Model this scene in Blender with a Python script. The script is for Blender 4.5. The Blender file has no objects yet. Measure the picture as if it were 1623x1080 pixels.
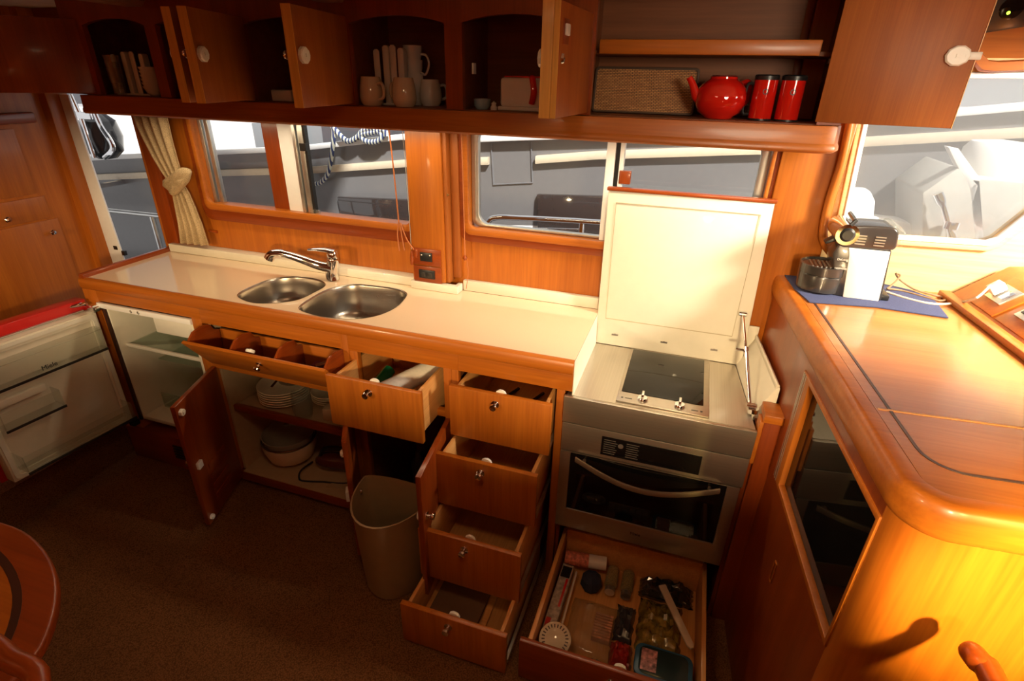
import bpy, bmesh, math, random
from mathutils import Vector, Matrix
random.seed(7)
SC = bpy.context.scene
COL = SC.collection
R = math.radians
PI = math.pi

# ------------------------------------------------------------------ camera, world, lights, exposure
CAMH, FPX = 1.73, 850.0
_p, _y, _r = R(26.2), R(17.8), R(1.3)
_f = Vector((-math.sin(_y)*math.cos(_p), math.cos(_y)*math.cos(_p), -math.sin(_p)))
_R0 = Vector((math.cos(_y), math.sin(_y), 0))
_U0 = _R0.cross(_f)
CR = _R0*math.cos(_r) + _U0*math.sin(_r)
CU = _U0*math.cos(_r) - _R0*math.sin(_r)
CC = Vector((0, 0, CAMH))
cam = bpy.data.cameras.new('camera')
camo = bpy.data.objects.new('camera', cam)
COL.objects.link(camo)
camo.matrix_world = Matrix(((CR.x, CU.x, -_f.x, 0), (CR.y, CU.y, -_f.y, 0), (CR.z, CU.z, -_f.z, CAMH), (0, 0, 0, 1)))
cam.sensor_width = 36
cam.lens = FPX/1623*36
cam.clip_start = 0.02
SC.camera = camo
SC.view_settings.view_transform = 'Standard'
SC.view_settings.look = 'None'
SC.view_settings.gamma = 1
SC.view_settings.exposure = 0.0
try: SC.view_settings.use_curve_mapping = False
except Exception: pass

W = bpy.data.worlds.new('sky'); SC.world = W; W.use_nodes = True
bg = W.node_tree.nodes['Background']
bg.inputs[0].default_value = (1.0, 0.975, 0.96, 1)
bg.inputs[1].default_value = 0.8

def lamp(name, kind, loc, energy, color, size=0.2, target=None, sizey=None, spot=None, blend=0.5, parent=None):
    d = bpy.data.lights.new(name, kind); d.energy = energy; d.color = color
    if kind == 'AREA':
        d.shape = 'RECTANGLE' if sizey else 'DISK'; d.size = size
        if sizey: d.size_y = sizey
    elif kind == 'SUN': d.angle = R(size)
    else: d.shadow_soft_size = size
    if kind == 'SPOT': d.spot_size = R(spot); d.spot_blend = blend
    o = bpy.data.objects.new(name, d); COL.objects.link(o)
    M = Matrix.Translation(Vector(loc))
    if target is not None:
        M = M @ (Vector(target)-Vector(loc)).to_track_quat('-Z', 'Y').to_matrix().to_4x4()
    o.matrix_world = M
    return o
WARM = (1.0, 0.72, 0.42)
lamp('sunlight', 'SUN', (3, 1, 4), 10.5, (1.0, 0.96, 0.91), 3.0, target=(1.2, 3.0, 0.9))
L_KEY = lamp('saloon_lamp_right', 'AREA', (0.45, -1.0, 1.60), 66, (1.0, 0.74, 0.40), 0.18, target=(-0.3, 1.8, 1.1))
L_KEY2 = lamp('saloon_lamp_left', 'AREA', (-2.0, -1.0, 1.60), 34, (1.0, 0.72, 0.38), 0.18, target=(-1.5, 1.8, 1.0))
L_WHEEL = lamp('windscreen_daylight', 'SPOT', (1.30, 1.36, 1.80), 215, (1.0, 0.90, 0.70), 0.12, target=(0.74, 1.86, 1.16), spot=84, blend=0.5)  # added lamp standing in for daylight from the windscreen
L_UNDER = lamp('counter_fill', 'AREA', (-0.95, 1.76, 1.562), 7, (1.0, 0.78, 0.48), 2.3, target=(-0.95, 1.74, 0.9), sizey=0.05)  # added fill that brightens the worktop and the wall behind it
L_FILL = lamp('galley_fill', 'AREA', (-0.40, 0.50, 1.93), 2.6, (1.0, 0.66, 0.36), 0.25, target=(-0.40, 0.50, 0.0))  # added weak fill for the floor and open drawers
L_RIGHT = lamp('cabinet_fill_spot', 'SPOT', (0.62, 0.35, 1.90), 58, (1.0, 0.84, 0.60), 0.22, target=(0.22, 1.64, 1.68), spot=62, blend=0.9)  # added fill for the right end of the overhead cabinet
L_NEAR = lamp('near_face_fill_spot', 'SPOT', (0.80, -0.10, 1.46), 420, (1.0, 0.70, 0.20), 0.03, target=(0.64, 0.79, 1.02), spot=28, blend=0.9)  # added spot that makes the bright patch on the cabinet's near end

# ------------------------------------------------------------------ pixel rays onto true planes
def ray(px, py):
    return _f + CR*((px-811.5)/FPX) - CU*((py-540)/FPX)
def aY(px, py, Y): d = ray(px, py); return CC + d*(Y/d.y)
def aZ(px, py, z): d = ray(px, py); return CC + d*((z-CAMH)/d.z)
def aX(px, py, X): d = ray(px, py); return CC + d*(X/d.x)
def aP(px, py, P0, N): d = ray(px, py); return CC + d*((Vector(P0)-CC).dot(N)/d.dot(N))

# ------------------------------------------------------------------ materials
MATS = {}
def newmat(name):
    m = bpy.data.materials.new(name); m.use_nodes = True
    nt = m.node_tree; b = nt.nodes['Principled BSDF']
    return m, nt, b
def setin(b, **k):
    for n, v in k.items():
        n = n.replace('_', ' ')
        if n in b.inputs: b.inputs[n].default_value = v
def ramp(nt, fac, stops):
    r = nt.nodes.new('ShaderNodeValToRGB'); e = r.color_ramp.elements
    while len(e) < len(stops): e.new(0.5)
    for i, (p, c) in enumerate(stops): e[i].position = p; e[i].color = (*c, 1)
    nt.links.new(fac, r.inputs[0]); return r.outputs[0]
def coords(nt, scale):
    t = nt.nodes.new('ShaderNodeTexCoord'); m = nt.nodes.new('ShaderNodeMapping')
    m.inputs['Scale'].default_value = scale; nt.links.new(t.outputs['Object'], m.inputs[0]); return m.outputs[0]
def noise(nt, vec, scale, detail=4, rough=.55):
    n = nt.nodes.new('ShaderNodeTexNoise'); n.inputs['Scale'].default_value = scale
    n.inputs['Detail'].default_value = detail; n.inputs['Roughness'].default_value = rough
    nt.links.new(vec, n.inputs['Vector']); return n.outputs[0]
def bump(nt, b, h, strength, dist=0.002):
    n = nt.nodes.new('ShaderNodeBump'); n.inputs['Strength'].default_value = strength; n.inputs['Distance'].default_value = dist
    nt.links.new(h, n.inputs['Height']); nt.links.new(n.outputs[0], b.inputs['Normal'])
def mixc(nt, fac, a, bb, mode='MULTIPLY'):
    m = nt.nodes.new('ShaderNodeMix'); m.data_type = 'RGBA'; m.blend_type = mode
    if isinstance(fac, float): m.inputs[0].default_value = fac
    else: nt.links.new(fac, m.inputs[0])
    for s, v in ((6, a), (7, bb)):
        if isinstance(v, tuple): m.inputs[s].default_value = (*v, 1)
        else: nt.links.new(v, m.inputs[s])
    return m.outputs[2]
def wood(name, axis, light, dark, rough=.38, coat=.12, fine=1.0):
    m, nt, b = newmat(name)
    s = {'x': (1.2, 26, 26), 'y': (26, 1.2, 26), 'z': (26, 26, 1.2)}[axis]
    s2 = tuple(v*6*fine if v > 2 else v*5 for v in s)
    n1 = noise(nt, coords(nt, s), 1.0, 5, .6)
    n2 = noise(nt, coords(nt, s2), 1.0, 3, .5)
    c1 = ramp(nt, n1, [(.28, dark), (.52, tuple((a+c)/2 for a, c in zip(light, dark))), (.75, light)])
    c2 = ramp(nt, n2, [(.30, (.84, .80, .76)), (.62, (1.04, 1.03, 1.02))])
    nt.links.new(mixc(nt, .75, c1, c2), b.inputs['Base Color'])
    setin(b, Roughness=rough, Coat_Weight=coat, Coat_Roughness=.12, IOR=1.45)
    bump(nt, b, n2, .06, .0008)
    return m
TL, TD = (.47, .140, .013), (.345, .088, .007)
WX, WY_, WZ = (wood('teak_'+a, a, TL, TD) for a in 'xyz')
RX, RY, RZ = (wood('red_teak_'+a, a, (.30, .056, .006), (.20, .032, .004), rough=.32, coat=.25) for a in 'xyz')
PX, PY, PZ = (wood('pale_wood_'+a, a, (.72, .36, .12), (.58, .26, .075), rough=.4, coat=.1) for a in 'xyz')
SX, SY, SZ = (wood('straight_teak_'+a, a, (.38, .115, .017), (.28, .072, .009), rough=.5, coat=0, fine=1.8) for a in 'xyz')
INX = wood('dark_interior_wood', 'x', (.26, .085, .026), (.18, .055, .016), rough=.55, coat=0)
def flat(name, col, rough=.5, metal=0.0, var=0.05, vs=30, spec=.5, coat=0.0, trans=0.0, alpha=1.0, bmp=0.0, sheen=0.0):
    m, nt, b = newmat(name)
    n = noise(nt, coords(nt, (1, 1, 1)), vs, 3)
    lo = tuple(max(0, c*(1-var)) for c in col); hi = tuple(min(1, c*(1+var)) for c in col)
    nt.links.new(ramp(nt, n, [(.3, lo), (.7, hi)]), b.inputs['Base Color'])
    setin(b, Roughness=rough, Metallic=metal, Coat_Weight=coat, Transmission_Weight=trans, Alpha=alpha, Specular_IOR_Level=spec, Sheen_Weight=sheen)
    if bmp: bump(nt, b, n, bmp, .003)
    return m
CREAM = flat('cream_worktop', (.80, .62, .44), .12, vs=400, var=.06, coat=.6)
CREAMP = flat('cream_panel', (.70, .655, .55), .4, var=.02, coat=.2)
WHITE = flat('white_plastic', (.82, .80, .74), .35, var=.02)
FRW = flat('fridge_liner_white', (.80, .76, .66), .35, var=.02)
WPAINT = flat('white_paint', (.85, .85, .87), .4, var=.02)
BEIGE = flat('beige_headliner', (.70, .60, .50), .8, var=.06)
BLACK = flat('black_plastic', (.012, .012, .013), .35, var=.1)
BLKGL = flat('black_glass', (.006, .005, .005), .04, var=0, spec=.35)
DARKGR = flat('dark_grey_enamel', (.045, .04, .037), .25, metal=.3, var=.05, coat=.5)
CHROME = flat('chrome', (.80, .80, .82), .06, metal=1, var=.02)
ALU = flat('aluminium', (.62, .62, .60), .3, metal=.9, var=.05)
RED = flat('red_laminate', (.55, .012, .010), .3, var=.03, coat=.3)
REDGL = flat('red_glaze', (.62, .012, .006), .06, var=.03, coat=1.0)
BLUEMAT = flat('blue_felt', (.042, .052, .13), .9, var=.2, vs=300)
GROOVE = flat('dark_inlay', (.05, .018, .012), .4)
CORD = flat('brown_cord', (.42, .13, .04), .7)
CERAM = flat('cream_glaze', (.62, .50, .36), .12, coat=.8, var=.03)
PORC = flat('white_porcelain', (.72, .68, .62), .12, coat=.6, var=.02)
TAN = flat('tan_bin_plastic', (.38, .27, .15), .4, var=.03)
BLUEP = flat('blue_lid_plastic', (.02, .10, .20), .3, var=.05)
def brushed(name, axis, col=(.60, .56, .50), rough=.30, mt=.95):
    m, nt, b = newmat(name)
    s = {'x': (1.5, 300, 300), 'y': (300, 1.5, 300), 'z': (300, 300, 1.5)}[axis]
    n = noise(nt, coords(nt, s), 1.0, 3)
    nt.links.new(ramp(nt, n, [(.3, tuple(c*.94 for c in col)), (.7, tuple(min(1, c*1.05) for c in col))]), b.inputs['Base Color'])
    setin(b, Roughness=rough, Metallic=mt, Anisotropic=.4)
    bump(nt, b, n, .03, .0004)
    return m
STX = brushed('brushed_steel_x', 'x', (.50, .45, .38), .30, .88); STY = brushed('brushed_steel_y', 'y')
SINKM = brushed('sink_steel', 'y', (.36, .32, .28), .26)
def fabric(name, col, sc=260, col2=None, strength=.35):
    m, nt, b = newmat(name)
    c = coords(nt, (1, 1, 1))
    w = nt.nodes.new('ShaderNodeTexVoronoi'); w.inputs['Scale'].default_value = sc; nt.links.new(c, w.inputs['Vector'])
    n = noise(nt, c, 9, 4)
    a = ramp(nt, w.outputs['Distance'], [(.1, tuple(v*1.25 for v in col)), (.8, tuple(v*.55 for v in (col2 or col)))])
    nt.links.new(mixc(nt, .5, a, ramp(nt, n, [(.3, (.8, .8, .8)), (.7, (1.1, 1.08, 1.05))])), b.inputs['Base Color'])
    setin(b, Roughness=.95, Specular_IOR_Level=.1)
    bump(nt, b, w.outputs['Distance'], strength, .002)
    return m
CARPET = fabric('brown_carpet', (.20, .088, .034), 230)
CURT = fabric('tan_curtain_cloth', (.56, .42, .25), 500, strength=.15)
def glass(name, tint=(1, 1, 1), gloss=.08, rough=.0, body=0.0, bodycol=(1, 1, 1), trl=False):
    m, nt, b = newmat(name)
    out = nt.nodes['Material Output']; nt.nodes.remove(b)
    t = nt.nodes.new('ShaderNodeBsdfTransparent'); t.inputs[0].default_value = (*tint, 1)
    g = nt.nodes.new('ShaderNodeBsdfGlossy'); g.inputs['Roughness'].default_value = rough
    f = nt.nodes.new('ShaderNodeLayerWeight'); f.inputs[0].default_value = .5
    q = nt.nodes.new('ShaderNodeMath'); q.operation = 'POWER'; q.inputs[1].default_value = 3.5; nt.links.new(f.outputs['Facing'], q.inputs[0])
    a = nt.nodes.new('ShaderNodeMath'); a.operation = 'MULTIPLY_ADD'; a.inputs[1].default_value = .5; a.inputs[2].default_value = gloss*.4; nt.links.new(q.outputs[0], a.inputs[0])
    mx = nt.nodes.new('ShaderNodeMixShader'); nt.links.new(a.outputs[0], mx.inputs[0])
    nt.links.new(t.outputs[0], mx.inputs[1]); nt.links.new(g.outputs[0], mx.inputs[2])
    last = mx.outputs[0]
    if body:
        d = nt.nodes.new('ShaderNodeBsdfTranslucent' if trl else 'ShaderNodeBsdfDiffuse'); d.inputs[0].default_value = (*bodycol, 1)
        m2 = nt.nodes.new('ShaderNodeMixShader'); m2.inputs[0].default_value = body
        nt.links.new(last, m2.inputs[1]); nt.links.new(d.outputs[0], m2.inputs[2]); last = m2.outputs[0]
    nt.links.new(last, out.inputs[0])
    return m
PANE = glass('window_glass', (.94, .95, .95))
GLAREPANE = glass('glare_window_glass', (.97, .97, .96), body=.25, bodycol=(.95, .95, .93), trl=True)  # milky body imitates glare in the forward window
CLEARP = glass('clear_plastic', (.95, .96, .94), body=.05, bodycol=(.7, .7, .64), rough=.1)
GREENGL = glass('green_shelf_glass', (.90, .95, .91), body=.14, bodycol=(.45, .55, .45))
def emis(name, col, s):
    m, nt, b = newmat(name); setin(b, Base_Color=(*col, 1), Emission_Color=(*col, 1), Emission_Strength=s); return m
LAMPW = emis('lit_lamp_diffuser', (1, .85, .6), 6); LED = emis('green_led', (.45, 1, .05), 4)
def wicker():
    m, nt, b = newmat('woven_wicker')
    c = coords(nt, (1, 1, 1))
    br = nt.nodes.new('ShaderNodeTexBrick'); br.inputs['Scale'].default_value = 1.0
    br.inputs['Brick Width'].default_value = .010; br.inputs['Row Height'].default_value = .0042; br.inputs['Mortar Size'].default_value = .0007
    br.inputs['Color1'].default_value = (.56, .27, .085, 1); br.inputs['Color2'].default_value = (.42, .18, .05, 1); br.inputs['Mortar'].default_value = (.05, .02, .008, 1)
    s = nt.nodes.new('ShaderNodeSeparateXYZ'); k = nt.nodes.new('ShaderNodeCombineXYZ'); nt.links.new(c, s.inputs[0])
    ad = nt.nodes.new('ShaderNodeMath'); ad.operation = 'ADD'; nt.links.new(s.outputs[0], ad.inputs[0]); nt.links.new(s.outputs[1], ad.inputs[1])
    nt.links.new(ad.outputs[0], k.inputs[0]); nt.links.new(s.outputs[2], k.inputs[1]); nt.links.new(k.outputs[0], br.inputs['Vector'])
    nt.links.new(br.outputs[0], b.inputs['Base Color']); setin(b, Roughness=.6); bump(nt, b, br.outputs[1], -.6, .002)
    return m
WICK = wicker()

# ------------------------------------------------------------------ mesh builder
def rotz(a, c=(0, 0, 0)): c = Vector(c); return Matrix.Translation(c) @ Matrix.Rotation(a, 4, 'Z') @ Matrix.Translation(-c)
def catmull0(P, k=6):
    P = [Vector(p) for p in P]; n = len(P); out = []
    g = lambda j: P[max(0, min(n-1, j))]
    for i in range(n-1):
        p0, p1, p2, p3 = g(i-1), g(i), g(i+1), g(i+2)
        for q in range(k):
            t = q/k
            out.append(.5*((2*p1)+(p2-p0)*t+(2*p0-5*p1+4*p2-p3)*t*t+(3*p1-p0-3*p2+p3)*t**3))
    return out+[P[-1]]
class B:
    def __init__(s, M=None): s.v = []; s.f = []; s.M = M or Matrix.Identity(4)
    def add(s, vs, fs):
        n = len(s.v); s.v += [s.M @ Vector(v) for v in vs]; s.f += [tuple(i+n for i in f) for f in fs]; return s
    def box(s, x0, x1, y0, y1, z0, z1):
        return s.add([(x, y, z) for z in (z0, z1) for y in (y0, y1) for x in (x0, x1)],
                     [(0, 2, 3, 1), (4, 5, 7, 6), (0, 1, 5, 4), (2, 6, 7, 3), (0, 4, 6, 2), (1, 3, 7, 5)])
    def prism(s, pts, d):      # pts: list of 3D points (planar loop), d: extrusion vector
        n = len(pts); d = Vector(d); pts = [Vector(p) for p in pts]
        return s.add(pts+[p+d for p in pts], [tuple(range(n))[::-1], tuple(range(n, 2*n))]+[(i, (i+1) % n, (i+1) % n+n, i+n) for i in range(n)])
    def ring(s, outer, inner, d):   # plate with a hole, same count loops
        n = len(outer); d = Vector(d); o = [Vector(p) for p in outer]; i_ = [Vector(p) for p in inner]
        vs = o+i_+[p+d for p in o]+[p+d for p in i_]; fs = []
        for i in range(n):
            j = (i+1) % n
            fs += [(i, j, n+j, n+i), (2*n+j, 2*n+i, 3*n+i, 3*n+j), (i, 2*n+i, 2*n+j, j), (n+j, 3*n+j, 3*n+i, n+i)]
        return s.add(vs, fs)
    def lathe(s, prof, c=(0, 0, 0), n=28, ax=None, cap=True, sx=1, sy=1):   # prof: (r, h)
        c = Vector(c); vs = []; fs = []
        q = Vector(ax).normalized().to_track_quat('Z', 'Y').to_matrix() if ax is not None else Matrix.Identity(3)
        for r, h in prof:
            for k in range(n):
                a = 2*PI*k/n; vs.append(c + q @ Vector((r*math.cos(a)*sx, r*math.sin(a)*sy, h)))
        for i in range(len(prof)-1):
            for k in range(n):
                j = (k+1) % n; fs.append((i*n+k, i*n+j, (i+1)*n+j, (i+1)*n+k))
        if cap:
            if prof[0][0] > 1e-5: fs.append(tuple(range(n))[::-1])
            if prof[-1][0] > 1e-5: fs.append(tuple((len(prof)-1)*n+k for k in range(n)))
        return s.add(vs, fs)
    def tube(s, pts, r, n=10, flat_=1.0, up=(0, 0, 1), closed=False):
        P = [Vector(p) for p in pts]; m = len(P); vs = []; fs = []
        rr = r if isinstance(r, (list, tuple)) else [r]*m
        for i, p in enumerate(P):
            t = (P[(i+1) % m]-P[i-1]) if closed else (P[min(i+1, m-1)]-P[max(i-1, 0)])
            t.normalize(); u = Vector(up); a = t.cross(u)
            if i: a = pa-t*pa.dot(t)
            elif a.length < 1e-3: a = t.cross(Vector((1, 0, 0)))
            a.normalize(); pa = a.copy(); b = a.cross(t).normalized()
            for k in range(n):
                w = 2*PI*k/n; vs.append(p+a*math.cos(w)*rr[i]+b*math.sin(w)*rr[i]*flat_)
        for i in range(m if closed else m-1):
            i2 = (i+1) % m
            for k in range(n):
                j = (k+1) % n; fs.append((i*n+k, i*n+j, i2*n+j, i2*n+k))
        if not closed: fs += [tuple(range(n))[::-1], tuple((m-1)*n+k for k in range(n))]
        return s.add(vs, fs)
    def sweep(s, path, prof, closed=False, up=(0, 0, 1)):   # prof pts (side, up), side = t x up
        P = [Vector(p) for p in path]; m = len(P); k = len(prof); vs = []; fs = []; up = Vector(up)
        for i, p in enumerate(P):
            t1 = (P[i]-P[i-1]).normalized() if (i or closed) else None
            t2 = (P[(i+1) % m]-P[i]).normalized() if (i < m-1 or closed) else None
            t1 = t1 or t2; t2 = t2 or t1
            a1 = t1.cross(up).normalized(); a2 = t2.cross(up).normalized(); a = a1+a2
            a = a/ max(a.dot(a1), .3) if a.length > 1e-4 else a1
            for sx, sy in prof: vs.append(p+a*sx+up*sy)
        for i in range(m if closed else m-1):
            i2 = (i+1) % m
            for q in range(k): fs.append((i*k+q, i*k+(q+1) % k, i2*k+(q+1) % k, i2*k+q))
        if not closed: fs += [tuple(range(k))[::-1], tuple((m-1)*k+q for q in range(k))]
        return s.add(vs, fs)
    def build(s, name, mat, parent=None, bev=0.0, seg=2, smooth=True, ang=35, subs=0):
        me = bpy.data.meshes.new(name); inv = PW[parent.name].inverted() if parent else Matrix.Identity(4)
        me.from_pydata([inv @ v for v in s.v], [], s.f); me.materials.append(mat)
        bm = bmesh.new(); bm.from_mesh(me); bmesh.ops.recalc_face_normals(bm, faces=bm.faces)
        if bev:
            ed = [e for e in bm.edges if len(e.link_faces) == 2 and e.calc_face_angle(0) > R(40)]
            bmesh.ops.bevel(bm, geom=ed, offset=bev, segments=seg, affect='EDGES', profile=.5, clamp_overlap=True)
        bm.to_mesh(me); bm.free()
        if smooth:
            me.shade_smooth(); me.set_sharp_from_angle(angle=R(ang))
        o = bpy.data.objects.new(name, me); COL.objects.link(o)
        PW[o.name] = PW[parent.name].copy() if parent else Matrix.Identity(4)
        if parent: o.parent = parent
        if subs:
            sm = o.modifiers.new('subdivision', 'SUBSURF'); sm.levels = sm.render_levels = subs
        return o
PW = {}
def rr(x0, x1, z0, z1, r, n=5, y=0.0, corners=(1, 1, 1, 1)):     # rounded rectangle loop in XZ at y (ccw from lower left)
    out = []
    for (cx, cz, a0, k) in ((x0, z0, 180, 0), (x1, z0, 270, 1), (x1, z1, 0, 2), (x0, z1, 90, 3)):
        q = r if corners[k] else 1e-4
        mx = cx+q if cx == x0 else cx-q; mz = cz+q if cz == z0 else cz-q
        for i in range(n+1):
            a = R(a0+90*i/n); out.append(Vector((mx+q*math.cos(a), y, mz+q*math.sin(a))))
    return out
def tag(o, label, cat, group=None, kind=None):
    if label: o['label'] = label
    if cat: o['category'] = cat
    if group: o['group'] = group
    if kind: o['kind'] = kind
    return o
def thing(name, label, cat, loc=(0, 0, 0), group=None, M=None):
    o = bpy.data.objects.new(name, None); COL.objects.link(o); o.empty_display_size = .05
    m = M or Matrix.Translation(Vector(loc)); o.matrix_world = m; PW[o.name] = m.copy()
    return tag(o, label, cat, group)
def struct(name, b, mat, label=None, **k):
    o = b.build(name, mat, **k); o['kind'] = 'structure'
    if label: o['label'] = label
    return o
def text(body, size, M, mat, name, parent, depth=.0004):
    c = bpy.data.curves.new(name, 'FONT'); c.body = body; c.size = size; c.extrude = depth; c.align_x = 'CENTER'; c.align_y = 'CENTER'
    t = bpy.data.objects.new(name, c); COL.objects.link(t)
    dg = bpy.context.evaluated_depsgraph_get(); me = bpy.data.meshes.new_from_object(t.evaluated_get(dg))
    bpy.data.objects.remove(t, do_unlink=True); me.name = name
    me.transform(PW[parent.name].inverted() @ M); me.materials.clear(); me.materials.append(mat)
    o = bpy.data.objects.new(name, me); COL.objects.link(o); o.parent = parent; PW[o.name] = PW[parent.name].copy()
    return o
def frame_mat(o, x, z):      # text frame: origin o, x axis along text, z axis = facing normal
    x = Vector(x).normalized(); z = Vector(z).normalized(); y = z.cross(x)
    return Matrix(((x.x, y.x, z.x, o[0]), (x.y, y.y, z.y, o[1]), (x.z, y.z, z.z, o[2]), (0, 0, 0, 1)))

# ================================================================== SETTING
WY = 1.92         # inner face of the window wall
struct('floor', B().box(-2.46, 2.4, -1.6, 2.1, -.04, 0), CARPET, 'brown looped carpet of the galley floor')
struct('floor_saloon', B().box(-3.6, -2.46, -1.6, 2.1, -.04, .17), CARPET, 'raised brown carpeted floor beyond the fridge door')
struct('ceiling', B().box(-3.6, 2.4, -2.4, 2.1, 1.955, 2.0), BEIGE, 'beige fabric headliner')
struct('wall_near', B().box(-3.6, 2.4, -1.65, -1.6, -.04, 2.0), WX)
struct('light_slot_wall', B().box(-2.9, 2.4, -.24, -.20, 0, 1.295).box(-2.9, 2.4, -.24, -.20, 1.525, 1.955), WX, 'added partition behind the viewer, its long slot shaping the light')  # added to hold the lamp light to a mid-height band
struct('wall_right', B().box(2.4, 2.45, -1.6, 2.1, -.04, 2.0), WY_)
# bulkhead on the left
BX = -2.88
struct('wall_left', B().box(BX-.03, BX, -1.6, WY, .17, 1.955), WZ, 'teak bulkhead left of the side doorway')
bk = thing('bulkhead_locker', 'flush teak locker doors with small chrome knobs on the left bulkhead', 'locker', (BX, 1.2, .17))
b = B()
for (z0, z1, y0, y1) in ((1.20, 1.48, 1.0, 1.71), (1.085, 1.185, .9, 1.735), (.45, 1.075, .9, 1.76)):
    B().box(BX, BX+.006, y0, y1, z0, z1).build('door', WZ, bk, bev=.002)
b = B().box(BX, BX+.035, .6, 1.80, 1.50, 1.545).build('rail', RY, bk, bev=.008)
for (px, py) in ((8, 348), (80, 368), (10, 192)):
    p = aX(px, py, BX+.006)
    B().lathe([(.007, 0), (.006, .012), (.012, .016), (.013, .022), (.009, .027), (.0, .028)], p, 16, ax=(1, 0, 0)).build('knob', CHROME, bk)
struct('trim_1', B().box(BX-.03, -2.835, WY-.06, WY+.04, .17, 1.955), WZ, 'bright teak post beside the doorway', bev=.004)

# window wall: doorway, two windows and the start of the forward window
W1 = (-2.075, -1.045, 1.185, 1.58); W2 = (-.80, .222, 1.20, 1.58)
struct('wall_back', B().box(-2.375, W1[0], WY, WY+.05, -.04, 1.955).box(W1[0], W1[1], WY, WY+.05, -.04, W1[2]).box(W1[0], W1[1], WY, WY+.05, W1[3], 1.955)
       .box(W1[1], W2[0], WY, WY+.05, -.04, 1.955).box(W2[0], W2[1], WY, WY+.05, -.04, W2[2]).box(W2[0], W2[1], WY, WY+.05, W2[3], 1.955)
       .box(W2[1], .42, WY, WY+.05, -.04, 1.955), WZ, 'teak panelled wall under the side windows')
def ringframe(x0, x1, z0, z1, wl, wr, wb, wt, y0, y1, r, mat, name, parent=None, ro=.03):
    return B().ring(rr(x0-wl, x1+wr, z0-wb, z1+wt, ro, y=y0), rr(x0, x1, z0, z1, r, y=y0), (0, y1-y0, 0)).build(name, mat, parent, bev=.003)
for i, (w, lab) in enumerate(((W1, 'left side window above the sink'), (W2, 'right side window behind the raised hob lid'))):
    wn = thing('window_%d' % (i+1), lab, None, (w[0], WY, w[2])); wn['kind'] = 'structure'
    ringframe(w[0], w[1], w[2], w[3], .045, .012 if i == 0 else .02, .075 if i == 0 else .055, .05, WY-.012, WY, .035, RX, 'frame', wn, ro=.05)
    ringframe(w[0]+.002, w[1]-.002, w[2]+.002, w[3]-.002, .02, .012, .028, .02, WY-.02, WY+.002, .03, WX, 'inner_frame', wn)
    if i == 0:
        B().box(w[0], w[0]+.018, WY+.02, WY+.05, w[2], w[3]).box(w[0]+.028, w[0]+.05, WY+.025, WY+.045, w[2], w[3]).build('side_channel', ALU, wn, bev=.002)
        B().box(-1.745, -1.655, WY+.028, WY+.05, w[2], w[3]).build('wooden_stile', RZ, wn, bev=.002)
        B().box(-1.655, -1.58, WY+.015, WY+.05, w[2], w[3]).build('white_stile', WPAINT, wn, bev=.002)
        B().box(-1.578, -1.562, WY+.004, WY+.04, w[2], w[3]).box(-1.556, -1.53, WY+.01, WY+.04, w[2], w[3]).build('mullion', ALU, wn, bev=.002)
        B().box(-1.528, -1.518, WY+.01, WY+.03, w[2], w[3]).box(-1.545, -1.515, WY+.0, WY+.02, 1.44, 1.47).build('seal', BLACK, wn)
        B().box(-1.53, -1.49, WY-.012, WY+.01, w[2]-.012, w[2]+.018).build('catch', CLEARP, wn, bev=.003)
    else:
        ringframe(w[0]+.03, w[1]-.03, w[2]+.012, w[3]-.02, .028, .028, .01, .02, WY+.02, WY+.045, .04, ALU, 'glazing_frame', wn, ro=.03)
        B().box(-.295, -.265, WY+.005, WY+.04, w[2], w[3]).box(-.250, -.235, WY+.01, WY+.04, w[2], w[3]).build('mullion', WPAINT, wn, bev=.003)
        B().box(-.264, -.251, WY+.015, WY+.04, w[2], w[3]).build('seal', BLACK, wn)
        B().box(-.245, -.205, WY+.002, WY+.02, 1.405, 1.45).build('latch', RZ, wn, bev=.003)
    B().box(w[0], w[1], WY+.030, WY+.034, w[2], w[3]).build('pane', PANE, wn)
# pillar between the windows
struct('trim_2', B().box(-1.028, -.885, WY-.06, WY, .975, 1.60), WZ, 'teak pillar between the two side windows', bev=.003)
struct('trim_3', B().box(-.885, -.868, WY-.05, WY, .975, 1.60).box(-.868, -.835, WY-.02, WY, .99, 1.60), SZ, 'lighter teak bead on the pillar', bev=.004)
struct('trim_4', B().box(.245, .425, WY-.025, WY, .9, 1.955), WZ, 'broad teak post between window and wheelhouse', bev=.004)
struct('trim_5', B().box(.222, .245, WY-.015, WY, 1.1, 1.955), RZ, bev=.004)
# doorway left of the curtain
dn = thing('door_1', 'side doorway with white frame onto the deck', None, (-2.8, WY, .17)); dn['kind'] = 'structure'
B().prism([aY(90, 150, WY), aY(107, 150, WY), aY(199, 420, WY), aY(181, 425, WY)], (0, .010, 0)).box(-2.835, -2.72, WY, WY+.010, .17, .80).build('white_post', WPAINT, dn, bev=.003)
B().box(-2.79, -2.765, WY-.004, WY, .885, .905).box(-2.74, -2.72, WY-.006, WY+.01, .86, .885).build('strike_plate', BLACK, dn, bev=.002)
B().box(-2.40, -2.375, WY-.02, WY+.05, .17, 1.955).build('jamb', WZ, dn, bev=.003)
B().box(-2.835, -2.375, WY, WY+.05, 1.62, 1.955).build('header', RX, dn, bev=.002)
B().box(-2.835, -2.375, WY, WY+.05, .0, .30).build('sill', WX, dn)
struct('trim_6', B().box(-2.375, -2.30, WY-.03, WY, .97, 1.62), RZ, 'dark teak post behind the curtain', bev=.004)

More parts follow.
